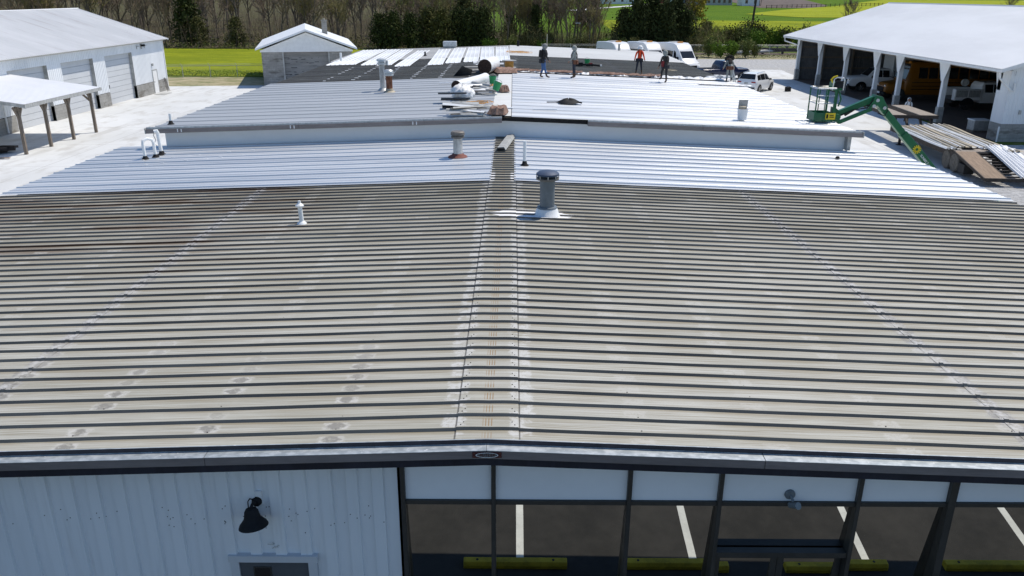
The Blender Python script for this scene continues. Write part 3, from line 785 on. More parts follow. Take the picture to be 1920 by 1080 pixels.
# rake fascia, lighter lip on top
for (a, b) in ((RX - 11.75, -7.0), (-6.993, -2.9), (-2.893, RX - .1), (2.45, 6.2), (6.207, RX + 11.72)):
    sweep([(26.36, .050), (26.36, -.01), (26.42, -.01), (26.42, .050)], [a, b], z_rear).build('rake_lip', 'galvflat', rb, world=True)
    sweep([(26.30, -.012), (26.30, -.145), (26.68, -.145), (26.68, -.012)], [a, b], z_rear).build('rake_fascia', 'fascia', rb, world=True)
sweep([(26.50, .03), (26.50, -.115), (26.68, -.115), (26.68, .03)], [RX - .098, RX, 2.448], z_rear).build('bare_edge', 'black', rb, world=True)
for (a, b) in ((RX - 11.75, RX - 11.78), (RX + 11.72, RX + 11.75)):
    sweep([(26.28, .03), (26.28, -.15), (26.7, -.15), (26.7, .03)], [a, b], z_rear).build('end_cap', 'scraplight', rb, world=True)
mb = MB(); mb.box(RX + 11.30, RX + 11.42, 26.45, 26.72, 3.28, 3.78); mb.build('corner_trim', 'scraplight', rb, world=True)
for x in (-10.9, -7.2, -3.2):
    for dx in (-.06, .06): MB().box(x + dx - .015, x + dx + .015, 26.295, 26.299, z_rear(x) - .12, z_rear(x) - .02).build('splice_mark', 'white_sheet', rb, world=True)
def loc_mb(mb, parent): mb.v = [tuple(Vector(p) - Vector(parent.location)) for p in mb.v]; return mb
def sub(mb, name, mat, part, root, **kw):        # a sub-part given in world coordinates
    return loc_mb(mb, root).build(name, mat, part, **kw)

# ================================================================== LEFT GARAGE
gx, ge = -30.3, -30.05             # wall plane, eave line
lg = thing('garage_building', 'long white metal garage with roll doors and grey block base on the left', 'building', (-37, 58, 0))
GY0, GY1 = 26.0, 72.0
DOORS = [(49.3, 53.65), (55.35, 59.7), (61.45, 65.95)]
EZ, RZ, RXX = 4.32, 6.72, -37.2
rows = []
mb = MB()
y = GY0 - .3; pts = []
while y < GY1 + .3:
    pts += [(y, 0), (y + .02, .022), (y + .05, .022), (y + .07, 0)]; y += .2286
for (xa, za, xb, zb) in ((ge + .25, EZ - .02, RXX, RZ), (RXX, RZ, -44.4, EZ)):
    mb2 = MB().grid([[(xa + (xb - xa) * t, yy, za + (zb - za) * t + dz) for t in (0, .25, .5, .75, 1)] for yy, dz in pts])
    mb2.build('roof', 'chalkroof', lg, world=True)
MB().tube([(RXX, GY0 - .3, RZ + .01), (RXX, GY1 + .32, RZ + .01)], .05, 6).build('ridge_cap', 'whiteroof', lg, world=True)
# wall above and between the doors
mb = MB()
seq = [GY0] + [v for d in DOORS for v in d] + [GY1]
for a, b in zip(seq[0::2], seq[1::2]): corrugated((gx, a), (gx, b), 1.0, EZ - .1, .2286, .02, (1, 0), rib=.3, mb=mb)
for a, b in DOORS: corrugated((gx, a), (gx, b), 3.58, EZ - .1, .2286, .02, (1, 0), rib=.3, mb=mb)
corrugated((-44.2, GY1), (gx, GY1), 1.0, 0, .2286, .02, (0, 1), rib=.3, mb=mb, zt=lambda t: EZ - .1 + (RZ - EZ) * (1 - abs(t - .5) * 2))
corrugated((-44.2, GY0), (gx, GY0), 0, 0, .2286, .02, (0, -1), rib=.3, mb=mb, zt=lambda t: EZ - .1 + (RZ - EZ) * (1 - abs(t - .5) * 2))
mb.build('wall', 'siding', lg, world=True)
mb = MB()
for i, (a, b) in enumerate(zip(seq[0::2], seq[1::2])):
    for (a_, b_) in (((a, 69.15), (70.05, b)) if i == 3 else ((a, b),)): MB().box(gx - .2, gx + .03, a_, b_, 0, .97).build('block_base', 'block', lg, world=True)
MB().box(-44.2, gx - .2, GY1 - .2, GY1 + .03, 0, .97).build('block_base', 'block', lg, world=True)
mb = MB(); mb.box(-44, -43.8, GY0, GY1, 0, EZ - .1); mb.build('back_wall', 'siding', lg, world=True)
for (a, b) in DOORS:
    d = MB(); n = 9; h = 3.57 / n
    for i in range(n): d.box(gx - .32, gx - .26, a, b, i * h + .012, (i + 1) * h - .012)
    d.box(gx - .31, gx - .30, a, b, 0, 3.57)
    dp = d.build('garage_door', 'gdoor', lg, world=True, bevel=.01, seg=1)
    for q in ((b, b + .055, 0, 3.6), (a - .055, a, 0, 3.6), (a, b, 3.572, 3.61)): MB().box(gx - .33, gx - .001, *q).build('door_jamb', 'scraplight', lg, world=True)
    sub(MB().box(gx - .26, gx - .23, a + .35, a + .6, 1.2, 1.45), 'handle', 'black', dp, lg)
d = MB(); d.box(gx - .03, gx + .045, 69.2, 70.0, .02, 1.86); md = d.build('side_door', 'white', lg, world=True, bevel=.008)
f = MB(); f.box(gx, gx + .06, 69.12, 69.195, 0, 1.95); f.box(gx, gx + .06, 70.005, 70.08, 0, 1.95); f.box(gx, gx + .06, 69.195, 70.005, 1.87, 1.95)
sub(f, 'door_frame', 'scraplight', md, lg); sub(MB().tube([(gx + .05, 69.3, .95), (gx + .1, 69.3, .95)], .03), 'handle', 'steel_dark', md, lg)
# eave gutter and trims
mb = MB(); mb.extr([(ge - .22, EZ - .13), (ge - .02, EZ - .13), (ge + .12, EZ + .0), (ge + .12, EZ + .03), (ge - .22, EZ + .03)], GY0 - .3, GY1 + .2, 'y')
mb.build('eave_gutter', 'scraplight', lg, world=True)
mb = MB(); mb.box(gx - .02, gx + .05, GY1 - .04, GY1 + .05, 0, EZ - .1); mb.beam((ge + .22, GY1 + .3, EZ - .06), (RXX, GY1 + .3, RZ - .06), .03, .14); mb.beam((-44.4, GY1 + .3, EZ - .06), (RXX, GY1 + .3, RZ - .06), .03, .14)
mb.build('corner_trim', 'white', lg, world=True)
mb = MB(); mb.tube([(gx + .09, 48.2, EZ - .1), (gx + .12, 48.1, 3.2), (gx + .12, 48.1, .1)], .05, 8); mb.build('downspout', 'white', lg, world=True)
fl = thing('flood_light', 'small dark flood light high on the white garage wall right of the last roll door', 'lamp', (gx + .02, 67.76, 3.98))
MB().box(0, .05, -.08, .08, -.25, .12).build('bracket', 'scraplight', fl); MB().box(.05, .30, -.14, .14, -.06, .10).build('housing', 'black', fl, bevel=.02)
for yy, lab in ((67.05, 'small white wall bracket left of the flood light on the garage'), (68.45, 'small white wall bracket right of the flood light on the garage')):
    b = thing('wall_bracket', lab, 'bracket', (gx + .02, yy, 3.85)); mb = MB(); mb.box(0, .14, -.14, .14, .1, .13); mb.box(0, .03, -.14, -.08, -.1, .1); mb.build('bracket_plate', 'scraplight', b)
wl = thing('wall_light', 'small white lamp above the side door of the white garage', 'lamp', (gx + .02, 69.3, 2.35))
MB().box(0, .12, -.08, .08, -.1, .1).build('housing', 'scraplight', wl, bevel=.02); MB().box(.0, .16, -.1, .1, .1, .13).build('hood', 'white', wl)
ts = thing('leaning_stick', 'thin dark rods leaning on the garage corner beside the side door', 'rods', (gx + .2, 71.0, .01))
for i in range(3): MB().tube([(.25, -.3 + i * .25, 0), (-.1, .1 + i * .12, 1.1)], .02, 6).build('rod', 'steel_dark', ts)
mt = thing('door_mat', 'grey flat mat on the concrete in front of the garage side door', 'mat', (gx + .8, 68.9, .009))
MB().box(-.45, .45, -.75, .75, 0, .03).build('mat', 'scraplight', mt, bevel=.01)

# ================================================================== LEFT LEAN-TO
ln = thing('lean_to_shelter', 'open lean-to with white metal roof on brown wooden posts at left', 'shelter', (-26, 45.5, 0))
LY0, LY1 = 41.5, 49.6; lx, lz = -24.95, 2.56
def lzf(x): return lz + .10 + (lx - x) * .135
pts = []; y = LY0
while y < LY1: pts += [(y, 0), (y + .015, .02), (y + .05, .02), (y + .065, 0)]; y += .9144 / 3
pts.append((LY1, 0))
MB().grid([[(x, yy, lzf(x) + dz) for x in (lx, -27, -29, -31, -33)] for yy, dz in pts]).build('roof', 'white_sheet', ln, world=True)
mb = MB(); mb.beam((lx - .02, LY0, lz), (lx - .02, LY1, lz), .10, .17)
mb.beam((lx - .05, LY0, lzf(lx) - .09), (-33, LY0, lzf(-33) - .09), .06, .16)
mb.beam((lx - .05, LY1, lzf(lx) - .09), (-33, LY1, lzf(-33) - .09), .06, .16)
mb.build('eave_trim', 'scraplight', ln, world=True)
mb = MB()
for x in (-25.9, -27.5, -29.2, -31): mb.beam((x, LY0 + .1, lzf(x) - .1), (x, LY1 - .1, lzf(x) - .1), .06, .1)
mb.build('purlins', 'wood', ln, world=True)
for i, yy in enumerate((42.0, 44.3, 46.6, 49.1)):
    x = -25.65 + i * .07
    p = MB(); p.beam((x, yy, 0), (x, yy, lz - .1), .15, .15, (0, 1, 0)); po = p.build('post', 'wood', ln, world=True, bevel=.008, seg=1)
    for dx, dy in ((0, .38), (0, -.38)):
        if i == 3 and dy > 0: dy = -.38; dx = -.4; 
        sub(MB().beam((x, yy, 1.85), (x + dx, yy + dy, lz - .08), .07, .11), 'brace', 'wood', po, ln)
for yy in (42.0, 45.5, 49.1):
    MB().beam((-32.5, yy, 0), (-32.5, yy, lzf(-32.5) - .2), .15, .15, (0, 1, 0)).build('post', 'wood', ln, world=True)
pt = thing('pallet_pile', 'low pile of broken brown pallet boards on the concrete at the left edge', 'pallets', (-27.0, 40.9, .01))
rr = random.Random(8)
for i in range(9):
    MB().obox((rr.uniform(-1, .6), rr.uniform(-.5, .6), .06 + .07 * (i // 3)), (1.3, .14, .03), Matrix.Rotation(rr.uniform(-.5, .5), 3, 'Z')).build('board', 'plank', pt)
sc_ = thing('scrap_bin', 'dark low scrap heap beside the pallet boards under the lean-to', 'scrap', (-27.4, 42.3, .01))
for i in range(8):
    MB().obox((rr.uniform(-.6, .6), rr.uniform(-.4, .4), .12 + .06 * i * .5), (.8, .35, .12), Matrix.Rotation(rr.uniform(-1, 1), 3, 'Z') @ Matrix.Rotation(rr.uniform(-.2, .2), 3, 'X')).build('piece', 'steel_dark', sc_)

# ================================================================== BLOCK GARAGE
bg_ = thing('block_garage', 'small grey block garage with white gable roof behind the rear roof', 'building', (-18.85, 76, 0), R(14))
bx0, bx1, by0, by1, bh = -22.86, -14.84, 76, 90.5, 3.02; cx = (bx0 + bx1) / 2; az = 4.72
for q in ((bx0, -21.05, by0, by0 + .2, 0, bh), (-16.85, bx1, by0, by0 + .2, 0, bh), (bx0, bx0 + .2, by0 + .2, by1, 0, bh), (bx1 - .2, bx1, by0 + .2, by1, 0, bh), (bx0 + .2, bx1 - .2, by1 - .2, by1, 0, bh)): MB().box(*q).build('wall', 'block2', bg_, world=True)
for q in ((-21.05, -20.93), (-16.97, -16.85)): MB().box(*q, by0 + .02, by0 + .36, 0, bh).build('door_jamb', 'scraplight', bg_, world=True)
d = MB(); n = 8
for i in range(n): d.box(-20.93, -16.97, by0 + .32, by0 + .36, i * bh / n + .008, (i + 1) * bh / n - .008)
d.box(-20.93, -16.97, by0 + .34, by0 + .35, 0, bh - .02)
dp = d.build('garage_door', 'olddoor', bg_, world=True)
mb = MB(); rr = random.Random(4)
for i in range(46):
    x = rr.uniform(-20.8, -17.2); z = rr.choice([.9, 1.25, 1.63, 1.98, 2.36]) + rr.uniform(-.12, .12); w = rr.uniform(.05, .30)
    mb.box(x - w, x + w, by0 + .314, by0 + .321, z, z + rr.uniform(.02, .06))
sub(mb, 'peeled_paint', 'scrapdark', dp, bg_)
for ya, yb_ in ((by0 - .1, by0 + .08), (by1 - .1, by1 + .1)): MB().extr([(bx0 - .1, bh), (bx1 + .1, bh), (bx1 + .1, bh + .14), (cx, az), (bx0 - .1, bh + .14)], ya, yb_, 'y').build('gable', 'white', bg_, world=True)
sl = (az + .28 - 3.33) / (cx + 23.35)
for s_ in (-1, 1):
    xe = cx + s_ * 4.5
    MB().extr([(cx, az + .10), (cx, az + .28), (xe, 3.36), (xe, 3.20)], by0 - .55, by1 + .5, 'y').build('roof', 'white_sheet', bg_, world=True)
mb = MB(); mb.box(-17.25, -16.75, 82.0, 82.5, 3.3, 5.5); mb.box(-17.3, -16.7, 81.95, 82.55, 5.5, 5.6)
ch = mb.build('chimney', 'block2', bg_, world=True); sub(MB().lathe([(.12, 5.6), (.12, 5.76), (.10, 5.76)], (-17.0, 82.25, 0), 10), 'flue_pot', 'tansheet', ch, bg_)

# ================================================================== RIGHT OPEN SHED
sd = thing('open_shed', 'large open-sided vehicle shed with white roof on braced white posts at right', 'building', (38, 66, 0))
sx, SY0, SY1 = 28.95, 47.6, 84.6; ez, rzz, rxx = 4.22, 7.4, 38.0; exx = 27.75
pts = []; y = SY0 - .6
while y < SY1 + 1.5: pts += [(y, 0), (y + .02, .02), (y + .05, .02), (y + .07, 0)]; y += .2286
for (xa, za, xb, zb) in ((exx, ez, rxx, rzz), (rxx, rzz, 48.4, ez)):
    MB().grid([[(xa + (xb - xa) * t, yy, za + (zb - za) * t + dz) for t in (0, .25, .5, .75, 1)] for yy, dz in pts]).build('roof', 'whiteroof', sd, world=True)
MB().tube([(rxx, SY0 - .6, rzz + .02), (rxx, SY1 + 1.5, rzz + .02)], .07, 6).build('ridge_cap', 'whiteroof', sd, world=True)
mb = MB(); mb.beam((exx + .03, SY0 - .6, ez - .1), (exx + .03, SY1 + 1.5, ez - .1), .08, .16)
mb.beam((exx, SY0 - .62, ez - .1), (rxx, SY0 - .62, rzz - .1), .05, .2); mb.beam((exx, SY1 + 1.5, ez - .1), (rxx, SY1 + 1.5, rzz - .1), .05, .2)
mb.build('eave_gutter', 'white', sd, world=True)
mb = MB().extr([(exx + .05, ez - .12), (sx - .1, ez - .12), (sx - .1, ez - .14), (exx + .05, ez - .14)], SY0, SY1 + 1.4, 'y'); mb.build('soffit', 'siding', sd, world=True)
for i, yy in enumerate((84.35, 78.3, 72.1, 65.8, 61.75, 55.2, 48.6)):
    p = MB(); p.box(sx - .16, sx + .16, yy - .14, yy + .14, 0, ez - .15)
    po = p.build('post', 'siding', sd, world=True, bevel=.015, seg=1)
    g = MB()
    if i not in (0, 6):
        g.extr([(yy - .16, 2.75), (yy + .16, 2.75), (yy + .75, 4.0), (yy + .75, ez - .14), (yy - .75, ez - .14), (yy - .75, 4.0)], sx - .20, sx - .165, 'x')
        corr = [(yy - .7 + k * .2) for k in range(8)]
    elif i == 0: g.extr([(yy - .16, 2.9), (yy + .16, 2.9), (yy + .16, ez - .14), (yy - .55, ez - .14), (yy - .55, 4.0)], sx - .20, sx - .165, 'x')
    else: g.extr([(yy - .16, 2.9), (yy + .16, 2.9), (yy + .6, 4.0), (yy + .6, ez - .14), (yy - .16, ez - .14)], sx - .20, sx - .165, 'x')
    sub(g, 'gusset_panel', 'siding', po, sd)
    sub(MB().box(sx - .20, sx + .20, yy - .18, yy + .18, 0, 1.05), 'post_sleeve', 'scraplight', po, sd)
# eave beam, trusses, back and far walls with girts
mb = MB(); mb.beam((sx, SY0, ez - .28), (sx, SY1, ez - .28), .1, .26); mb.build('eave_beam', 'wood', sd, world=True)
mb = MB(); corrugated((47.6, SY0), (47.6, SY1), 0, ez - .1, .2286, .02, (1, 0), rib=.3, mb=mb)
corrugated((sx, SY1), (47.6, SY1), 0, 0, .2286, .02, (0, 1), rib=.3, mb=mb, zt=lambda t: ez - .1 + (rzz - ez) * (1 - abs(t - .5) * 2))
mb.build('back_wall', 'bare_metal', sd, world=True)
for (xa, za, xb, zb) in ((exx + .4, ez - .05, rxx, rzz - .14), (rxx, rzz - .14, 48.0, ez - .05)): MB().grid([[(xa, y_, za), (xb, y_, zb)] for y_ in (SY0 + .05, SY1)]).build('shade_ceiling', 'bare_metal', sd, world=True)  # dark ceiling sheets added under the roof to keep the shed interior dim
mb = MB()
for z in (1.15, 2.2, 3.2): mb.beam((sx + .1, SY1 - .12, z), (47.5, SY1 - .12, z), .05, .14); mb.beam((47.45, SY0, z), (47.45, SY1, z), .05, .14)
for x in (31.5, 34.5, 38, 41.5, 44.5): mb.beam((x, SY1 - .2, 0), (x, SY1 - .2, ez), .14, .14, (0, 1, 0))
mb.build('girts', 'wood', sd, world=True)
mb = MB()
for yy in (78.3, 72.1, 65.8, 61.75, 55.2): mb.beam((sx, yy, ez - .25), (47.5, yy, ez - .25), .08, .2); mb.beam((sx, yy, ez - .2), (rxx, yy, rzz - .15), .08, .16); mb.beam((47.5, yy, ez - .2), (rxx, yy, rzz - .15), .08, .16); mb.beam((33, yy, ez - .2), (34.5, yy, 6.0), .06, .12); mb.beam((38, yy, ez - .2), (38, yy, 7.1), .06, .12)
mb.build('trusses', 'wood', sd, world=True)
# gable end at the near side: siding over a block base
def shed_top(t): x = sx - .2 + t * 18.9; return ez - .08 + (rzz - ez) * (1 - abs((x - rxx) / (rxx - exx))) 
mb = MB(); corrugated((sx - .2, SY0), (47.6, SY0), 1.05, 0, .2286, .02, (0, -1), rib=.3, mb=mb, zt=lambda t: shed_top(t))
mb.build('gable_wall', 'siding', sd, world=True)
for q in ((sx - .22, 47.6, SY0 - .03, SY0 + .2), (sx - .22, sx + .22, SY0 + .2, SY0 + 1.2)): MB().box(*q, 0, 1.05).build('block_base', 'block', sd, world=True)
mb = MB(); mb.box(sx - .2, sx + .24, SY0 + .01, SY0 + 1.2, 1.05, ez - .15); mb.build('return_wall', 'siding', sd, world=True)
mb = MB(); mb.box(29.6, 29.72, SY0 - .1, SY0 - .02, 1.62, 1.85); mb.build('switch_box', 'scraplight', sd, world=True)
mb = MB().box(31.1, 31.2, SY0 - .09, SY0 - .035, 0, 2.1); mb.build('door_trim', 'scraplight', sd, world=True)
mb = MB(); mb.tube([(exx + .1, SY0 - .35, ez - .15), (exx + .2, SY0 - .3, ez - .55), (sx - .15, SY0 - .14, 3.0), (sx + .05, SY0 - .12, 2.95), (sx + .05, SY0 - .12, 3.4)], .06, 8)
mb.build('downspout', 'white', sd, world=True)
MB().tube([(exx + .1, SY1 + 1.3, ez - .15), (exx + .1, SY1 + 1.25, ez - .5), (sx - .2, SY1 + .2, 3.4)], .06, 8).build('downspout', 'white', sd, world=True)
MB().tube([(sx - .32, SY0 - .06, .9), (sx - .32, SY0 - .06, .0)], .05, 8).build('drain_stub', 'white', sd, world=True)

# ================================================================== VENTS AND PIPES
def zr(x): return z_rear(x) + .044
# big flue
f = thing('roof_flue', 'big grey round flue with navy cap on the weathered roof right of the ridge', 'roof vent', (.75, 16.89, z_front(.75) - .01))
MB().lathe([(.30, 0), (.285, .03), (.26, .05), (.235, .14), (.215, .17), (.175, .175), (.175, .2)], n=28).build('flashing_collar', 'white', f, smooth=True)
MB().lathe([(.212, .16), (.222, .18), (.212, .205), (.165, .21)], n=28).build('storm_ring', 'flue', f, smooth=True)
MB().lathe([(.160, .12), (.160, .66), (.163, .66), (.163, .80)], n=28).build('pipe', 'flue', f, smooth=True)
MB().lathe([(.10, .70), (.10, .84)], n=20).build('inner_pipe', 'black', f, smooth=True)
cp = MB().lathe([(.163, .775), (.245, .80), (.245, .835), (.16, .845)], n=32).build('cap_skirt', 'zincdark', f, smooth=True)
MB().lathe([(.247, .895), (.245, .93), (.20, .965), (.11, .99), (.02, 1.0)], n=32).build('cap', 'flue_cap', f, smooth=True)
mb = MB()
for i in range(8):
    a = i * math.pi / 4; mb.box(.235 * math.cos(a) - .01, .235 * math.cos(a) + .01, .235 * math.sin(a) - .01, .235 * math.sin(a) + .01, .835, .897)
mb.build('cap_struts', 'zinc', f)
# vent with red flashing
f = thing('roof_vent', 'stained zinc vent pipe with sooty cap and red-brown base on the left new sheets', 'roof vent', (-1.60, 23.3, z_front(-1.6) + .02))
MB().lathe([(.30, 0), (.29, .03), (.24, .06), (.20, .07), (.17, .11), (.14, .12)], n=22).build('flashing', 'redflash', f, smooth=True)
MB().lathe([(.135, .05), (.135, .62)], n=20).build('pipe', 'zinc', f, smooth=True)
MB().lathe([(.135, .56), (.19, .58), (.19, .63), (.15, .635), (.15, .66), (.205, .665), (.20, .74), (.17, .765), (.02, .77)], n=24).build('cap', 'zincdark', f, smooth=True)
def pvc(name, label, x, y, z, h, r=.05, top=None, boot=True, group=None, mat='pvc', lean=(0, 0)):
    t = thing(name, label, 'vent pipe', (x, y, z), 0, group)
    MB().tube([(0, 0, -.03), (lean[0], lean[1], h)], r, 14).build('pipe', mat, t, smooth=True)
    if boot: MB().lathe([(r * 2.6, 0), (r * 2.4, .02), (r * 1.6, .05), (r * 1.25, .12), (r * 1.02, .13)], n=16).build('boot', 'black', t, smooth=True)
    return t
pvc('vent_pipe', 'thin white pipe with black boot on the new sheets just right of the ridge', .33, 22.0, z_front(.33) + .03, .68, .046)
t = thing('vent_pipe', 'white capped pipe standing on the weathered roof left of the ridge', 'vent pipe', (-4.49, 16.5, z_front(-4.49)))
MB().tube([(0, 0, -.02), (-.02, 0, .41)], .047, 14).build('pipe', 'pvc', t, smooth=True)
MB().lathe([(.11, 0), (.10, .02), (.06, .05), (.05, .06)], n=16).build('boot', 'pvc', t, smooth=True)
MB().lathe([(.05, .36), (.085, .375), (.09, .40), (.06, .43), (.035, .45), (.028, .50), (.01, .505)], (-.02, 0, 0), 16).build('cap', 'pvc', t, smooth=True)
t = thing('bent_pipe', 'white candy-cane pipe with crooked top beside the step of the rear roof', 'vent pipe', (-11.25, 24.6, z_front(-11.25) + .03))
MB().tube([(-.06, -.12, -.02), (-.085, -.10, .45), (-.08, -.08, .55), (0, .02, .61), (.1, .14, .56), (.12, .18, .45), (.13, .18, .0)], .046, 14).build('pipe', 'pvc', t, smooth=True)
for px, py in ((-.06, -.12), (.13, .18)): MB().lathe([(.12, 0), (.11, .02), (.07, .06), (.06, .10)], (px, py, 0), 14).build('boot', 'black', t, smooth=True)
t = pvc('vent_pipe', 'tall white pipe with wired elbow top next to the candy-cane pipe', -11.08, 25.15, z_front(-11.08) + .03, .70, .055, lean=(-.04, 0))
MB().tube([(-.04, 0, .68), (-.05, -.03, .76), (-.12, -.05, .74)], .06, 12).build('elbow', 'pvc', t, smooth=True)
MB().tube([(-.13, .0, .74), (-.2, .05, .6), (-.17, .1, .45), (-.22, .05, .35), (-.12, .05, .28)], .014, 6).build('wire', 'zinc', t, smooth=True)
pvc('vent_pipe', 'short white pipe at the left front corner of the rear roof', -11.42, 26.95, z_rear(-11.42) + .04, .36, .045)
# two flues on the rear roof
f = thing('roof_vent', 'tall whitish zinc vent with dented cap, left of the rusty vent', 'roof vent', (-5.60, 35.3, zr(-5.6)))
MB().lathe([(.24, 0), (.2, .04), (.15, .1)], n=18).build('flashing', 'zinc', f, smooth=True)
MB().tube([(0, 0, 0), (-.02, 0, 1.12)], .115, 18).build('pipe', 'zinc', f, smooth=True)
MB().lathe([(.12, 1.05), (.19, 1.09), (.19, 1.16), (.13, 1.17), (.13, 1.2), (.21, 1.22), (.20, 1.30), (.12, 1.335), (.02, 1.34)], (-.02, 0, 0), 20).build('cap', 'galvflat', f, smooth=True)
MB().lathe([(.06, 1.05), (.055, 1.25), (.01, 1.28)], (.2, .06, 0), 10).build('clip', 'galvflat', f, smooth=True)
f = thing('roof_vent', 'rusty brown vent with grey cap in front of the whitish vent', 'roof vent', (-5.22, 34.6, zr(-5.22)))
MB().lathe([(.25, 0), (.22, .04), (.17, .06), (.155, .14), (.14, .15)], n=18).build('flashing', 'tansheet', f, smooth=True)
MB().lathe([(.135, .05), (.135, .70)], n=18).build('pipe', 'rust', f, smooth=True)
MB().lathe([(.137, .66), (.20, .69), (.20, .75), (.155, .76), (.155, .775), (.20, .78), (.195, .87), (.14, .925), (.02, .93)], n=20).build('cap', 'galvflat', f, smooth=True)
MB().tube([(.15, .05, .72), (.34, .1, .93)], .02, 6).build('stay_rod', 'zinc', f)
f = thing('vent_box', 'small silver square vent on the far ridge edge behind the loose white sheets', 'roof vent', (-4.85, 63.9, zr(-4.85)))
MB().box(-.42, .42, -.35, .35, 0, .1).build('curb', 'scraplight', f); MB().box(-.5, .5, -.42, .42, .1, .48).build('hood', 'galvflat', f, bevel=.03)
pvc('vent_pipe', 'short white pipe on the left edge of the dark rear roof', -11.05, 53.2, z_rear(-11.05) + .03, .55, .07, boot=False)
t = pvc('vent_pipe', 'small dark pipe with black boot standing between two loose white sheets', -5.9, 55.6, zr(-5.9), .30, .06, mat='scrapdark')
pvc('vent_pipe', 'stubby black pipe on the far ridge right of the loose sheets', .36, 63.9, zr(.36), .42, .10, boot=False, mat='black')
pvc('vent_pipe', 'grey stub pipe on the far edge of the rear roof near the vans', 8.1, 63.8, zr(8.1), .5, .10, boot=False, mat='scraplight')
# piece of ridge flashing lying across the ridge
t = thing('flashing_piece', 'bent tan flashing channel lying along the ridge between the new sheets', 'flashing', (-.20, 25.35, R1 + .05))
mb = MB()
mb.extr([(-.16, .0), (-.10, .09), (.10, .11), (.16, .02), (.145, .015), (.09, .095), (-.09, .075), (-.145, -.005)], -1.35, 1.1, 'y')
mb.xf(Matrix.Rotation(R(-7), 4, 'Z')); mb.build('channel', 'scraplight', t)
mb = MB(); mb.obox((-.16, -1.4, .045), (.2, .08, .07)); mb.xf(Matrix.Rotation(R(0), 4, 'Z')); mb.build('end_foam', 'black', t)

# ================================================================== FENCES AND POLES
def chain_fence(name, label, p0, p1, n, h, rail=True):
    a, b = Vector((*p0, 0)), Vector((*p1, 0)); t = thing(name, label, 'fence', ((a + b) / 2)); o = (a + b) / 2
    for i in range(n + 1):
        p = a + (b - a) * i / n - o
        m = MB(); m.tube([p, p + Vector((0, 0, h))], .03, 6); m.tube([p + Vector((0, 0, h)), p + Vector((-.12, -.05, h + .22))], .018, 5); m.build('post', 'galvflat', t)
    MB().tube([a - o + Vector((0, 0, h - .03)), b - o + Vector((0, 0, h - .03))], .022, 6).build('top_rail', 'galvflat', t)
    m = MB(); d = (b - a); L = d.length; u = d / L; s = .28
    k = 0.0
    while k < L:                                    # diagonal wires of the mesh
        e = min(h, L - k)
        m.tube([a - o + u * k + Vector((0, 0, .03)), a - o + u * (k + e) + Vector((0, 0, .03 + e * .95))], .004, 3, False)
        m.tube([a - o + u * (k + e) + Vector((0, 0, .03)), a - o + u * k + Vector((0, 0, .03 + e * .95))], .004, 3, False)
        k += s
    for zz in (.08, .14): m.tube([a - o + Vector((0, 0, h + zz)), b - o + Vector((0, 0, h + zz))], .006, 3, False)
    m.build('wire_mesh', 'galvflat', t); return t
chain_fence('chain_link_fence', 'chain-link fence between dry verge and bright green field at left', (-46, 80.0), (-23, 85.2), 9, 1.15)
chain_fence('chain_link_fence', 'long chain-link fence with white top rail behind the vans and gravel yard', (4, 116.5), (60, 117.5), 14, 1.42)
t = thing('drain_pipe', 'long pale pipe lying on the dirt bank behind the right fence', 'pipe', (36, 120.5, .02)); MB().tube([(-4, 0, .25), (3, 1.6, .45)], .22, 8).build('pipe', 'scraplight', t)
t = thing('guard_rail', 'low dark timber rail running along the dirt bank behind the right fence', 'rail', (41, 121.8, 0)); MB().box(-8, 14, -.15, .15, .35, .85).build('rail', 'utility', t)
for k in range(8): MB().box(-7.5 + k * 2.9, -7.2 + k * 2.9, .15, .35, 0, .9).build('stake', 'utility', t)
def pole(name, label, x, y, h, r, cat='pole', arms=False, mat='utility', lean=0):
    t = thing(name, label, cat, (x, y, T(y))); MB().tube([(0, 0, 0), (lean, 0, h)], [r, r * .75], 10).build('pole', mat, t, smooth=True)
    if arms: MB().beam((-1.1 + lean, -.12, h - .7), (1.1 + lean, -.12, h - .7), .1, .12).build('crossarm', mat, t)
    return t
pole('utility_pole', 'tall dark utility pole in front of the bright field at right', 44.0, 156, 12.5, .22, 'pole', True, lean=.8)
pole('utility_pole', 'thin dark utility pole among the bare trees left of the dark cedars', 12.6, 142, 10.5, .15, 'pole', True)
t = pole('yard_light', 'dark yard lamp post with flat head among the bare trees behind the vans', 9.7, 127, 3.9, .09, 'lamp post')
MB().box(-.38, .38, -.22, .22, 3.9, 4.05).build('lamp_head', 'scraplight', t, bevel=.04)
pole('mast', 'thin pale pole rising behind the hooded worker in blue jeans', 2.82, 70, 4.95, .06, 'pole', mat='tansheet')
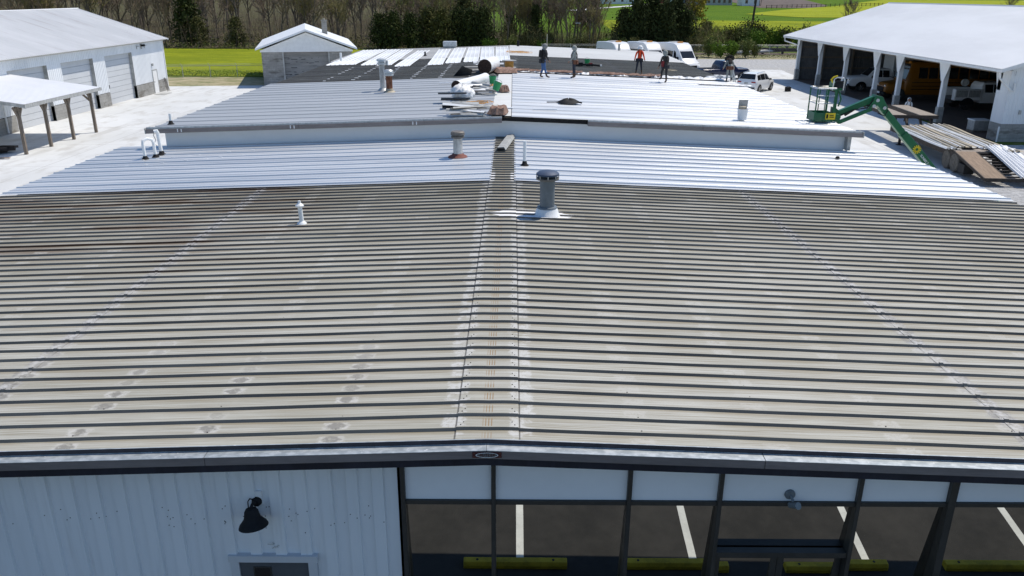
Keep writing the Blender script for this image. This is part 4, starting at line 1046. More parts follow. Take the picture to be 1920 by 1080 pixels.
# ================================================================== VEHICLES
class Body:
    def __init__(s, st): s.st = st                      # (y, zlow, zbelt, ztop, wlow, wbelt, wtop)
    def at(s, y):
        st = s.st
        for a, b in zip(st[:-1], st[1:]):
            if a[0] <= y <= b[0]:
                t = (y - a[0]) / (b[0] - a[0]); return [a[i] + (b[i] - a[i]) * t for i in range(7)]
        return list(st[0] if y < st[0][0] else st[-1])
    def mesh(s):
        mb = MB(); rows = []
        for (y, zl, zb, zt, wl, wb, wt_) in s.st:
            zm = zl + (zb - zl) * .55
            half = [(wl, zl), (wb * 1.0 + .0, zm), (wb - .015, zb), (wt_, zt - .03), (wt_ - .12, zt)]
            rows.append([(-x, y, z) for x, z in half] + [(x, y, z) for x, z in reversed(half)])
        m = len(rows[0]); vs = [p for r in rows for p in r]; fs = []
        for i in range(len(rows) - 1):
            for j in range(m): fs.append((i * m + j, i * m + (j + 1) % m, (i + 1) * m + (j + 1) % m, (i + 1) * m + j))
        fs += [tuple(range(m)), tuple(range((len(rows) - 1) * m, len(rows) * m))]
        return mb.add(vs, fs)
    def side(s, y, sd, f, out=.012):
        _, zl, zb, zt, wl, wb, wt_ = s.at(y)
        x = wb - .015 + (wt_ - wb + .015) * f + out; z = zb + (zt - .03 - zb) * f
        return (sd * x, y, z)
    def side_win(s, sd, y0, y1, f0=.12, f1=.86, slant0=0, slant1=0, n=3):
        mb = MB(); lo = []; hi = []
        for i in range(n + 1):
            t = i / n
            lo.append(s.side(y0 + (y1 - y0) * t, sd, f0)); hi.append(s.side(y0 + slant0 + (y1 + slant1 - y0 - slant0) * t, sd, f1))
        return mb.grid([lo, hi])
    def top_win(s, y0, y1, wf=.86, up=.012):
        mb = MB(); rows = []
        for i in range(4):
            y = y0 + (y1 - y0) * i / 3; a = s.at(y); w = (a[6] - .05) * wf
            rows.append([(-w, y, a[3] + up), (w, y, a[3] + up)])
        return mb.grid(rows)
def wheels(root, pos, r, w, tyre='rubber', rim='chrome'):
    for (x, y) in pos:
        sd = 1 if x > 0 else -1
        prof = [(r * .6, -w / 2), (r * .93, -w / 2), (r, -w / 2 + .03), (r, w / 2 - .03), (r * .93, w / 2), (r * .6, w / 2)]
        o = MB().lathe(prof, (x - sd * w / 2, y, r), 22, 'x').build('wheel', tyre, root, smooth=True)
        m = MB().lathe([(r * .62, 0), (r * .60, sd * .012), (r * .5, sd * .004), (r * .18, sd * .0), (r * .14, sd * .02), (.01, sd * .022)], (x - sd * .01, y, r), 18, 'x')
        for k in range(5):
            a = k * 2 * math.pi / 5
            m.obox((x + sd * .004, y + math.cos(a) * r * .36, r + math.sin(a) * r * .36), (.012, .07, r * .46), Matrix.Rotation(a + math.pi / 2, 3, 'X'))
        m.build('rim', rim, o, smooth=True)
def arches(root, pos, r, mat='black'):
    for (x, y) in pos:
        m = MB()
        sd = 1 if x > 0 else -1
        n = 14; pts = [(math.cos(math.pi * i / n) * r, math.sin(math.pi * i / n) * r) for i in range(n + 1)]
        m.add([(x + sd * dx, y + p, r * .78 + q) for dx in (.0, -.05) for p, q in pts], [tuple(range(n + 1)), tuple(range(n + 1, 2 * n + 2))[::-1]])
        m.build('wheel_arch', mat, root)

# ---- white SUV
suv = thing('parked_suv', 'white compact suv seen from behind on the concrete beside the gravel yard', 'car', (21.75, 73.6, .009), -R(38))
B = Body([(-2.26, .52, .80, .92, .72, .80, .74), (-2.20, .34, .92, 1.04, .80, .88, .78), (-2.10, .27, 1.0, 1.22, .84, .91, .74), (-1.80, .25, 1.03, 1.60, .86, .92, .66),
          (-1.2, .25, 1.02, 1.67, .86, .92, .66), (-.2, .25, 1.0, 1.69, .86, .92, .67), (.45, .25, .98, 1.62, .86, .92, .66), (1.18, .25, .96, 1.06, .86, .91, .76), (1.9, .27, .86, .95, .84, .88, .72), (2.2, .35, .74, .80, .76, .80, .62), (2.28, .5, .66, .70, .6, .66, .5)])
B.mesh().build('body', 'carwhite', suv, smooth=True, bevel=.03)
for sd in (-1, 1):
    B.side_win(sd, -1.85, -1.15, .16, .84, .18, 0).build('side_window', 'darkglass', suv)
    B.side_win(sd, -1.08, -.18, .12, .86, 0, 0).build('side_window', 'darkglass', suv)
    B.side_win(sd, -.10, .82, .12, .86, 0, -.42).build('side_window', 'darkglass', suv)
    MB().obox((sd * .98, .78, 1.06), (.2, .12, .14)).build('wing_mirror', 'black', suv, bevel=.03)
    MB().obox((sd * .64, -2.215, .95), (.36, .10, .11)).build('tail_light', 'redlamp', suv, bevel=.02)
    MB().tube([(sd * .62, -1.6, 1.68), (sd * .63, -.4, 1.74), (sd * .62, .2, 1.71)], .02, 6).build('roof_rail', 'chrome', suv)
B.top_win(-2.10, -1.78, .92, .015).build('rear_window', 'darkglass', suv)
mb = MB(); mb.grid([[(-.72, -2.125, 1.20), (.72, -2.125, 1.20)], [(-.62, -1.815, 1.62), (.62, -1.815, 1.62)]]); mb.build('rear_glass', 'darkglass', suv)
B.top_win(.48, 1.14, .92, .015).build('windshield', 'darkglass', suv)
MB().obox((0, -2.27, .42), (1.6, .10, .22)).build('bumper', 'scrapdark', suv, bevel=.03)
MB().obox((0, -2.25, .86), (.34, .03, .17)).build('number_plate', 'scraplight', suv)
arches(suv, [(s * .932, y) for s in (-1, 1) for y in (-1.38, 1.36)], .42)
wheels(suv, [(s * .935, y) for s in (-1, 1) for y in (-1.38, 1.36)], .35, .22)
t = thing('battery_crate', 'small black box standing on the concrete by the front wheel of the suv', 'box', (24.6, 73.4, .009), .3)
MB().box(-.22, .22, -.18, .18, 0, .40).build('case', 'black', t, bevel=.03); MB().tube([(-.12, 0, .40), (-.12, 0, .47), (.12, 0, .47), (.12, 0, .40)], .015, 6).build('handle', 'black', t)

# ---- white vans, front to the camera
VB = Body([(-2.9, .45, 1.2, 2.65, .92, 1.0, .84), (-2.8, .32, 1.25, 2.78, .95, 1.0, .86), (-1, .32, 1.25, 2.88, .95, 1.0, .87), (.5, .32, 1.25, 2.86, .95, 1.0, .87), (1.0, .32, 1.25, 2.66, .95, 1.0, .85), (1.48, .32, 1.25, 2.12, .95, 1.0, .82), (2.15, .32, 1.18, 1.36, .94, .99, .82), (2.7, .35, .92, 1.05, .9, .94, .7), (2.9, .5, .75, .8, .75, .8, .6)])
van = thing('parked_van', 'white high-roof van with full windscreen showing, rightmost of the three behind the rear roof', 'van', (18.3, 92.6, .009), R(201), 'white vans parked behind the rear roof')
VB.mesh().build('body', 'carwhite', van, smooth=True, bevel=.04)
VB.top_win(1.50, 2.06, .92, .015).build('windshield', 'darkglass', van)
for sd in (-1, 1):
    VB.side_win(sd, .75, 1.6, .08, .62, 0, -.30).build('side_window', 'darkglass', van)
    VB.side_win(sd, -2.6, .6, .10, .55).build('side_window', 'darkglass', van)
    MB().obox((sd * 1.12, 1.75, 1.45), (.22, .14, .3)).build('wing_mirror', 'black', van, bevel=.03)
    MB().obox((sd * .72, 2.62, .98), (.3, .2, .16), Matrix.Rotation(R(-25), 3, 'X')).build('headlight', 'chrome', van, bevel=.03)
MB().box(-.5, .5, 2.78, 2.93, .55, .82).build('grille', 'black', van, bevel=.03)
MB().box(-.30, .30, .2, .42, 2.86, 2.98).build('roof_light', 'amber', van, bevel=.03)
MB().box(-.45, .45, -1.2, -.4, 2.86, 2.94).build('roof_hatch', 'scraplight', van, bevel=.02)
van.scale = (1.1, 1.1, 1.08)
wheels(van, [(s * .99, y) for s in (-1, 1) for y in (-1.7, 1.85)], .37, .24)
for x, y, lab in ((11.6, 93.6, 'white van roof showing, leftmost of the three behind the rear roof'), (15.1, 93.8, 'white van roof showing behind the orange-shirted worker, middle of the three')):
    c = copy_tree(van); c.location = (x, y, .009); c['label'] = lab

# ---- dark navy pickup behind the right eave
nv = thing('parked_pickup', 'dark navy pickup half hidden behind the right eave and the ladder', 'pickup', (21.3, 84.3, .009), R(-72))
NB = Body([(-2.8, .5, .95, 1.02, .85, .93, .85), (-2.7, .4, 1.02, 1.10, .88, .95, .85), (-.75, .4, 1.02, 1.10, .88, .95, .85), (-.70, .4, 1.05, 1.5, .88, .95, .75), (-.45, .4, 1.05, 1.84, .88, .95, .70), (.6, .4, 1.05, 1.86, .88, .95, .70), (1.25, .4, 1.02, 1.15, .88, .95, .82), (2.5, .42, 1.0, 1.08, .86, .93, .78), (2.75, .5, .85, .9, .75, .82, .65)])
NB.mesh().build('body', 'navycar', nv, smooth=True, bevel=.03)
for sd in (-1, 1):
    NB.side_win(sd, -.40, .1, .1, .86).build('side_window', 'darkglass', nv); NB.side_win(sd, .16, .9, .1, .86, 0, -.35).build('side_window', 'darkglass', nv)
NB.top_win(.62, 1.22, .9).build('windshield', 'darkglass', nv)
MB().box(-.72, .72, -2.6, -.85, 1.11, 1.13).build('load_bed', 'black', nv)
wheels(nv, [(s * .95, y) for s in (-1, 1) for y in (-1.75, 1.8)], .39, .25)

# ---- white crew pickup in the shed
wp = thing('parked_pickup', 'white pickup truck nosing out of the open shed in front of the white box trailer', 'pickup', (32.9, 74.4, .013), R(90))
PB = Body([(-2.9, .55, 1.1, 1.16, .9, .98, .9), (-2.8, .45, 1.15, 1.22, .92, 1.0, .9), (-.95, .45, 1.15, 1.22, .92, 1.0, .9), (-.9, .45, 1.2, 1.7, .92, 1.0, .78), (-.7, .45, 1.2, 1.98, .92, 1.0, .74), (.6, .45, 1.2, 2.0, .92, 1.0, .74), (1.25, .45, 1.18, 1.32, .92, 1.0, .88), (2.6, .48, 1.15, 1.25, .9, .98, .84), (2.85, .55, 1.05, 1.15, .86, .94, .8), (2.95, .6, .9, .95, .8, .88, .7)])
PB.mesh().build('body', 'carwhite', wp, smooth=True, bevel=.03)
for sd in (-1, 1):
    PB.side_win(sd, -.62, -.05, .1, .86).build('side_window', 'darkglass', wp); PB.side_win(sd, .02, .9, .1, .86, 0, -.35).build('side_window', 'darkglass', wp)
    MB().obox((sd * .74, 2.88, 1.02), (.26, .14, .22)).build('headlight', 'chrome', wp, bevel=.03); MB().obox((sd * 1.12, .95, 1.3), (.2, .12, .26)).build('wing_mirror', 'black', wp, bevel=.03)
PB.top_win(.62, 1.22, .9).build('windshield', 'darkglass', wp)
MB().box(-.56, .56, 2.86, 2.99, .72, 1.08).build('grille', 'black', wp, bevel=.02); MB().box(-.95, .95, 2.9, 3.08, .5, .70).build('bumper', 'chrome', wp, bevel=.03)
arches(wp, [(s * 1.0, y) for s in (-1, 1) for y in (-1.8, 1.8)], .50)
wheels(wp, [(s * 1.0, y) for s in (-1, 1) for y in (-1.8, 1.8)], .42, .27)
bt = thing('box_trailer', 'plain white box trailer standing deep in the shed behind the white pickup', 'trailer', (39.0, 79.5, .013))
MB().box(-3, 3, -1.1, 1.1, .6, 2.9).build('box', 'white', bt, bevel=.04); MB().box(-3, 3, -1.0, 1.0, .45, .59).build('frame', 'steel_dark', bt)
wheels(bt, [(-1.05, -.5), (1.05, -.5)], .36, .22)

# ---- school bus in the shed, nose to the left
bus = thing('school_bus', 'yellow school bus parked nose-out in the shade of the open shed', 'bus', (36.0, 68.0, .013), R(90))
UB = Body([(-5.2, .6, 1.55, 2.95, 1.1, 1.2, 1.0), (-5.1, .5, 1.6, 3.05, 1.15, 1.22, 1.05), (3.5, .5, 1.6, 3.08, 1.15, 1.22, 1.05), (3.75, .5, 1.6, 2.95, 1.15, 1.22, 1.02), (4.05, .5, 1.55, 1.68, 1.1, 1.18, 1.0), (4.1, .5, 1.4, 1.55, .95, 1.05, .88), (5.35, .55, 1.2, 1.36, .9, 1.0, .78), (5.55, .65, 1.05, 1.12, .8, .9, .7)])
UB.mesh().build('body', 'busyellow', bus, smooth=True, bevel=.04)
for sd in (-1, 1):
    for k in range(10): UB.side_win(sd, -4.95 + k * .82, -4.95 + k * .82 + .70, .14, .72, n=1).build('side_window', 'darkglass', bus)
    for zz in (.92, 1.18, 1.46): MB().box(sd * 1.222 - .012, sd * 1.222 + .012, -5.0, 3.6, zz, zz + .05).build('rub_rail', 'black', bus)
    MB().lathe([(.14, 0), (.13, .03), (.02, .04)], (sd * .62, 5.50, 1.12), 14, 'y').build('headlight', 'chrome', bus, smooth=True)
    MB().tube([(sd * 1.0, 4.0, 1.6), (sd * 1.35, 5.2, 2.0), (sd * 1.3, 5.2, 2.4)], .03, 6).build('mirror_arm', 'black', bus)
    MB().box(sd * .55 - .08, sd * .55 + .08, 3.6, 3.78, 2.98, 3.10).build('warning_lamp', 'amber', bus, bevel=.02)
UB.top_win(3.77, 4.04, .95, .02).build('windshield', 'darkglass', bus)
mb = MB(); mb.grid([[(-1.0, 4.07, 1.72), (1.0, 4.07, 1.72)], [(-.95, 3.79, 2.78), (.95, 3.79, 2.78)]]); mb.build('windscreen', 'darkglass', bus)
MB().box(-.55, .55, 5.50, 5.62, .72, 1.06).build('grille', 'black', bus, bevel=.02); MB().box(-1.1, 1.1, 5.55, 5.72, .48, .70).build('bumper', 'black', bus, bevel=.03)
MB().box(-.3, .3, 5.725, 5.74, .52, .68).build('number_plate', 'letter', bus)
m = MB(); m.lathe([(.25, 0), (.25, .02), (.02, .021)], (1.25, 1.6, 1.52), 22, 'x'); em = m.build('stop_sign', 'redlamp', bus)
m = MB().lathe([(.32, 0), (.32, .006), (.25, .007)], (1.235, 1.6, 1.52), 22, 'x'); m.build('sign_rim', 'letter', em)
text_mesh('STOP', 'lettering', 'letter', em, .17, (1.274, 1.6, 1.52), (R(90), 0, R(90)), .003)
wheels(bus, [(s * 1.18, y) for s in (-1, 1) for y in (-3.2, 4.5)], .5, .28, rim='scrapdark')

# ---- white service truck
st = thing('service_truck', 'white utility service truck with tool boxes parked in the shade of the open shed', 'truck', (35.8, 62.5, .013), R(-90))
SB = Body([(-.55, .5, 1.2, 1.8, .9, .98, .75), (-.4, .5, 1.2, 2.0, .9, 1.0, .74), (1.0, .5, 1.2, 2.02, .9, 1.0, .74), (1.65, .5, 1.2, 1.35, .9, 1.0, .88), (2.9, .5, 1.15, 1.25, .9, .98, .82), (3.15, .6, .95, 1.0, .8, .9, .7)])
SB.mesh().build('cab', 'carwhite', st, smooth=True, bevel=.03)
for sd in (-1, 1):
    SB.side_win(sd, -.35, .25, .12, .86).build('side_window', 'darkglass', st); SB.side_win(sd, .32, 1.25, .12, .86, 0, -.35).build('side_window', 'darkglass', st)
    m = MB(); m.box(*sorted((sd * .58, sd * 1.05)), -2.60, -.62, .72, 1.52); bx = m.build('tool_box', 'white', st, bevel=.02)
    m = MB()
    for k in range(2): MB().box(*sorted((sd * 1.05, sd * 1.058)), -2.52 + k * .95, -2.52 + k * .95 + .86, .95, 1.46).build('box_door', 'scraplight', bx)
MB().box(-.575, .575, -2.60, -.62, .72, .92).build('load_bed', 'scrapdark', st)
SB.top_win(1.03, 1.62, .9).build('windshield', 'darkglass', st)
MB().box(-1.0, 1.0, -2.76, -2.61, .5, .72).build('bumper', 'steel_dark', st, bevel=.02)
MB().lathe([(.26, -.12), (.28, 0), (.26, .12)], (-.85, -1.0, 1.85), 18, 'x').build('hose_reel', 'zinc', st, smooth=True)
arches(st, [(s * 1.06, -1.6) for s in (-1, 1)], .52); arches(st, [(s * 1.0, 2.1) for s in (-1, 1)], .50)
wheels(st, [(s * 1.04, y) for s in (-1, 1) for y in (-1.6, 2.1)], .42, .27, rim='scrapdark')
t = thing('pallet_box', 'pale plastic tote standing in the shed mouth near the gable post', 'tote', (27.9, 49.9, .013))
t.location = (29.6, 51.4, .013)
MB().box(-.5, .5, -.4, .4, .1, .75).build('tub', 'scraplight', t, bevel=.04); MB().box(-.54, .54, -.44, .44, .70, .78).build('rim', 'white', t, bevel=.02); MB().box(-.5, .5, -.4, .4, 0, .09).build('base', 'wood', t)

# ================================================================== BOOM LIFT
lift = thing('boom_lift', 'green articulated boom lift with its work basket set over the rear roof edge', 'lift', (15.9, 28.0, .009))
def L(mb, name, mat, parent=None, **kw): return loc_mb(mb, lift).build(name, mat, parent or lift, **kw)
yb = 28.6
# chassis and turret low behind the front building
m = MB(); m.box(14.6, 17.4, 27.0, 29.2, .35, .8); L(m, 'chassis', 'green', bevel=.05)
m = MB(); m.box(15.3, 17.2, 27.4, 28.9, .82, 1.35); L(m, 'turret', 'green', bevel=.08)
for (x, y) in ((14.9, 26.95), (17.1, 26.95), (14.9, 29.25), (17.1, 29.25)):
    w = L(MB().lathe([(.2, -.16), (.40, -.16), (.42, -.12), (.42, .12), (.40, .16), (.2, .16)], (x, y, .42), 20, 'y'), 'wheel', 'rubber', smooth=True)
    L(MB().lathe([(.24, -.17), (.2, -.175), (.02, -.175)], (x, y, .42), 14, 'y'), 'rim', 'white', w, smooth=True)
E0 = Vector((12.78, yb, 4.58)); E1 = Vector((16.35, yb - .05, .95))
m = MB(); m.beam(E0 + (E1 - E0) * .04, E1, .22, .26, (0, 1, 0))
bm_ = L(m, 'main_boom', 'green', bevel=.02)
m = MB(); m.beam(E0 + (E1 - E0) * .29, E1, .26, .33, (0, 1, 0)); L(m, 'boom_sleeve', 'green', bevel=.02)
d = (E1 - E0).normalized()
perp = Vector((d.z, 0, -d.x)) * (-1 if d.z > 0 else 1)
up_ = Vector((0, 1, 0)).cross(d).normalized()
if up_.z < 0: up_ = -up_
# lettering and emblem lie on the camera-facing side of the sleeve
face_y = yb - .165 - .045
rotm = Matrix((d, up_, Vector((0, -1, 0)))).transposed()
pos = E0 + (E1 - E0) * .535
text_mesh('SUNBELT', 'lettering', 'letter', lift, .118, tuple(Vector((pos.x, face_y - .006, pos.z)) - up_ * .02 - Vector(lift.location)), rotm, .004, 0, .92)
pe = E0 + (E1 - E0) * .44; sunm = MB(); n = 12
for i in range(n):
    a = 2 * math.pi * i / n; a1 = a - .2; a2 = a + .2
    q = lambda r_, a_: Vector((pe.x, face_y - .004, pe.z)) + d * (r_ * math.cos(a_)) + up_ * (r_ * math.sin(a_))
    sunm.poly(q(.065, a1), q(.155, a - .13), q(.155, a + .13), q(.065, a2))
    sunm.poly(q(.053, a - .27), q(.088, a - .27), q(.088, a + .27), q(.053, a + .27))
L(sunm, 'sun_emblem', 'yellow')
# elbow
m = MB(); m.extr([(12.45, 4.40), (12.62, 4.86), (12.86, 4.80), (13.12, 4.42), (12.95, 4.28), (12.72, 4.50)], yb - .17, yb + .17, 'y'); L(m, 'elbow', 'green', bevel=.015)
m = MB()
for (x, z) in ((12.60, 4.48), (12.70, 4.68), (12.98, 4.42)): m.lathe([(.06, -.20), (.06, .20)], (x, yb, z), 12, 'y')
L(m, 'pivot_pins', 'galvflat', smooth=True)
# riser (upper arm) and its parallel lower link
J0 = Vector((11.40, yb - .1, 4.08)); J1 = Vector((12.62, yb, 4.72))
m = MB(); m.beam(J0 + Vector((0, 0, .12)), J1, .20, .18, (0, 1, 0)); L(m, 'upper_arm', 'green', bevel=.015)
m = MB(); m.beam(J0 + Vector((.02, 0, -.20)), Vector((12.60, yb, 4.36)), .13, .09, (0, 1, 0)); L(m, 'lower_link', 'green', bevel=.012)
m = MB(); m.tube([J0 + Vector((.25, -.02, .08)), Vector((12.1, yb - .02, 4.42))], .045, 10); m.tube([Vector((12.0, yb - .02, 4.38)), Vector((12.5, yb, 4.50))], .025, 8); L(m, 'cylinder', 'steel_dark', smooth=True)
m = MB(); m.tube([(12.55, yb - .18, 4.7), (12.35, yb - .2, 4.42), (11.9, yb - .2, 4.35), (11.45, yb - .2, 4.15)], .02, 6); m.tube([(13.1, yb - .2, 4.35), (13.0, yb - .22, 4.15), (12.75, yb - .22, 4.25)], .02, 6); L(m, 'hoses', 'black', smooth=True)
m = MB(); m.extr([(11.15, 3.98), (11.15, 4.45), (11.30, 4.40), (11.50, 4.25), (11.48, 3.98), (11.35, 3.92)], yb - .18, yb - .02, 'y'); m.lathe([(.10, -.26), (.10, .06)], (11.33, yb - .1, 4.12), 14, 'y'); L(m, 'rotator', 'green', bevel=.01)
# basket
bz = z_rear(10.6) + .085; X0, X1, Ya, Yb = 10.42, 11.04, 28.0, 28.7
m = MB(); m.box(X0, X1, Ya, Yb, bz, bz + .04); bk = L(m, 'platform_floor', 'green')
m = MB()
for (a, b) in (((X0, Ya), (X1, Ya)), ((X1, Ya), (X1, Yb)), ((X1, Yb), (X0, Yb)), ((X0, Yb), (X0, Ya))):
    m.beam((*a, bz + .17), (*b, bz + .17), .012, .26)
L(m, 'toe_board', 'green')
c4 = [(X0, Ya), (X1, Ya), (X1, Yb), (X0, Yb)]
for (x, y) in c4: L(MB().tube([(x, y, bz), (x, y, bz + 1.10)], .024, 8), 'basket_post', 'green', smooth=True)
for (x, y) in ((10.72, Ya), (10.80, Ya), (10.76, Yb)): L(MB().tube([(x, y, bz), (x, y, bz + 1.10)], .018, 8), 'basket_post', 'green', smooth=True)
m = MB(); 
for zz, r_ in ((1.12, .028),): m.tube([(x, y, bz + zz) for x, y in c4 + [c4[0]]], r_, 8)
L(m, 'top_rail', 'galvflat', smooth=True)
m = MB(); m.tube([(x, y, bz + .62) for x, y in c4 + [c4[0]]], .018, 8); m.tube([(x, y, bz + .88) for x, y in c4[:2]], .015, 8); L(m, 'mid_rail', 'galvflat', smooth=True)
m = MB(); m.box(11.0, 11.32, 28.2, 28.62, bz + 1.02, bz + 1.30); cb = L(m, 'control_box', 'green', bevel=.03)
m = MB(); m.tube([(10.98, 28.18, bz + 1.05), (10.98, 28.15, bz + 1.42), (11.08, 28.15, bz + 1.48), (11.30, 28.15, bz + 1.46), (11.34, 28.15, bz + 1.38), (11.34, 28.18, bz + 1.05)], .022, 8); L(m, 'control_guard', 'chrome', smooth=True)
m = MB(); m.tube([(10.96, 28.2, bz + 1.3), (10.9, 28.2, bz + 1.4), (10.97, 28.2, bz + 1.48), (11.1, 28.2, bz + 1.52)], .03, 8); L(m, 'beacon_hoop', 'yellow', smooth=True)
m = MB(); m.box(11.03, 11.3, 28.14, 28.19, bz + 1.12, bz + 1.36); L(m, 'control_panel', 'black')
m = MB(); m.box(10.78, 11.12, 27.965, 27.985, bz + .08, bz + .30); wd = L(m, 'warning_plate', 'yellow')
m = MB(); m.box(10.81, 10.87, 27.960, 27.9645, bz + .12, bz + .26); m.box(10.92, 11.08, 27.960, 27.9645, bz + .15, bz + .18); m.box(10.92, 11.06, 27.960, 27.9645, bz + .21, bz + .24); L(m, 'warning_marks', 'black', wd)
m = MB(); m.beam((11.18, 28.3, bz + .02), (11.18, 28.3, bz + 1.12), .09, .09, (0, 1, 0)); m.tube([(11.25, 28.25, bz + 1.0), (11.32, 28.2, bz + .75), (11.26, 28.2, bz + .5)], .03, 8); L(m, 'basket_mount', 'green')

# ================================================================== TRAILER AND ITS LOAD
tr = thing('flatbed_trailer', 'long gooseneck flatbed trailer with worn plank deck parked beside the shed', 'trailer', (23.2, 43.0, .009), -R(4))
m = MB()
for x in (-1.28, -.43, .43, 1.28): m.box(x - .06, x + .06, -4.1, 4.3, .66, .94)
for k in range(15): m.box(-1.2, 1.2, -4.0 + k * .59, -3.9 + k * .59, .78, .9)
m.box(-1.33, -1.28, -4.1, 4.3, .80, .99); m.box(1.28, 1.33, -4.1, 4.3, .80, .99)
m.build('frame', 'steel_dark', tr)
m = MB()
for k in range(9): m.box(-1.27 + k * .283, -1.27 + k * .283 + .27, -4.1, 4.3, .945, .985)
m.build('deck', 'planks_grey', tr)
for x0, x1 in ((-1.30, -.35), (.55, 1.30)):
    m = MB(); m.add([(x0, -4.1, .985), (x1, -4.1, .985), (x1, -7.4, .36), (x0, -7.4, .36), (x0, -4.1, .93), (x1, -4.1, .93), (x1, -7.4, .305), (x0, -7.4, .305)],
          [(0, 1, 2, 3), (4, 7, 6, 5), (0, 4, 5, 1), (2, 6, 7, 3), (0, 3, 7, 4), (1, 5, 6, 2)])
    m.build('tail_runway', 'plank', tr)
m = MB()
for k in range(9): m.box(-.35, .55, -7.2 + k * .36, -7.1 + k * .36, .36 + k * .068, .41 + k * .068)
for x in (-1.33, -.34, .54, 1.31): m.beam((x, -4.1, .93), (x, -7.42, .30), .05, .12)
m.box(-1.35, 1.35, -7.48, -7.40, .22, .38)
m.build('tail_frame', 'steel_dark', tr)
for x0, x1 in ((-1.30, -.42), (.34, 1.30)): MB().box(x0, x1, 4.45, 9.1, 1.50, 1.545).build('gooseneck_deck', 'planks_grey', tr)
m = MB()
m.box(-1.33, 1.33, 4.38, 4.449, 1.36, 1.55); m.box(-1.33, 1.33, 9.1, 9.17, 1.36, 1.55); m.box(-1.34, -1.305, 4.45, 9.1, 1.36, 1.55); m.box(1.305, 1.34, 4.45, 9.1, 1.36, 1.55)
for k in range(11): m.box(-.42, .34, 4.7 + k * .42, 4.82 + k * .42, 1.42, 1.50)
for x in (-1.0, -.4, .4, 1.0): m.beam((x, 4.2, .85), (x, 4.75, 1.4), .1, .14)
m.beam((0, 8.6, .8), (0, 8.6, 1.45), .2, .2, (0, 1, 0))
m.build('gooseneck_frame', 'steel_dark', tr)
for x in (-1.1, 1.1):
    MB().box(x - .06, x + .06, 3.2, 3.32, 0, .9).build('landing_leg', 'steel_dark', tr); MB().box(x - .14, x + .14, 3.12, 3.4, 0, .03).build('leg_foot', 'steel_dark', tr)
for yy in (-3.35, -4.25):
    for sd in (-1, 1):
        w = MB().lathe([(.24, -.14), (.42, -.14), (.46, -.1), (.46, .1), (.42, .14), (.24, .14)], (sd * 1.22, yy, .46), 22, 'x').build('wheel', 'dust_rubber', tr, smooth=True)
        MB().lathe([(.27, sd * .13), (.25, sd * .06), (.12, sd * .06), (.09, sd * .16), (.01, sd * .17)], (sd * 1.22, yy, .46), 16, 'x').build('rim', 'dust_rubber', w, smooth=True)
m = MB(); m.box(-1.36, -.9, -5.4, -4.72, .12, .55); m.build('mud_flap', 'rubber', tr)
def sheet_stack(name, label, w, l, mats, loc, rz, tiltx=0, seed=1, group=None):
    """used ribbed sheets lying along y, each shifted sideways so that its edge shows beside the next"""
    t = thing(name, label, 'roof sheets', loc, rz, group); t.rotation_euler = (tiltx, 0, rz); rq = random.Random(seed); n = len(mats)
    for k in range(n):
        m = MB(); x0 = -w / 2 + (w - .62) * k / max(1, n - 1); x1 = x0 + .62; zb = .012 + k * .016
        pts = [(x0, -.02), (x0 + .01, .07), (x0 + .05, .075), (x0 + .07, .012)]; x = x0 + .30
        while x < x1 - .1: pts += [(x, .012), (x + .012, .075), (x + .05, .075), (x + .062, .012)]; x += .30
        pts.append((x1, .012)); dy, dl, a = rq.uniform(-.12, .12), rq.uniform(-.3, .3), rq.uniform(-.02, .02)
        ys = frange(-l / 2 + dy - dl, l / 2 + dy + dl, 8)
        m.grid([[(x + yv * a, yv, z + zb + .02 * math.sin(yv * 1.1 + k)) for x, z in pts] for yv in ys])
        m.build('sheet', mats[k], t)
    return t
sheet_stack('sheet_stack', 'used white and tan roof sheets lying on the left half of the trailer deck', 1.5, 6.7, ['white_sheet', 'scraplight', 'tansheet', 'tansheet', 'white_sheet', 'tansheet'], (22.40, 42.9, 1.0), -R(5), seed=2)
sheet_stack('sheet_stack', 'used tan and white roof sheets lying on the right half of the trailer deck', 1.7, 7.2, ['white_sheet', 'tansheet', 'white_sheet', 'scraplight', 'white_sheet', 'tansheet'], (23.95, 43.3, 1.0), -R(6), seed=3)
sheet_stack('sheet_stack', 'short tan roof sheets between the two long stacks and the trailer tail', 1.2, 1.6, ['scraplight', 'tansheet', 'scraplight', 'tansheet'], (24.0, 39.2, 1.02), -R(2), seed=4)
sheet_stack('sheet_stack', 'bright white roof sheets sliding down the right runway of the trailer tail', 1.25, 3.6, ['white_sheet'] * 5, (23.65, 37.3, .79), -R(4), tiltx=R(10.8), seed=5)
# ================================================================== LOOSE SHEETS AND CLUTTER ON THE REAR ROOF
def loose_sheet(label, x0, y0, x1, y1, w=.91, group='white sheets laid out on the dark rear roof', lift=.0, mat='white_sheet'):
    a = Vector((x0, y0, 0)); b = Vector((x1, y1, 0)); L_ = (b - a).length; ang = math.atan2(-(x1 - x0), y1 - y0)
    t = thing('loose_sheet', label, 'roof sheet', (x0, y0, 0), ang, group); t.location.z = z_rear(x0) + .06 + lift
    pts = [(-w / 2, 0)]; x = -w / 2 + .02
    for k in range(4): pts += [(x, 0), (x + .014, .034), (x + .04, .034), (x + .054, 0)]; x += .27
    pts.append((w / 2, .0))
    sl = SL * (1 if x0 < RX else -1)
    m = MB(); m.grid([[(px_, yy, pz + px_ * sl + (x1 - x0) * yy / L_ * sl + .008 * math.sin(yy * .9)) for px_, pz in pts] for yy in frange(0, L_, 10)])
    m.build('sheet', mat, t)
    return t
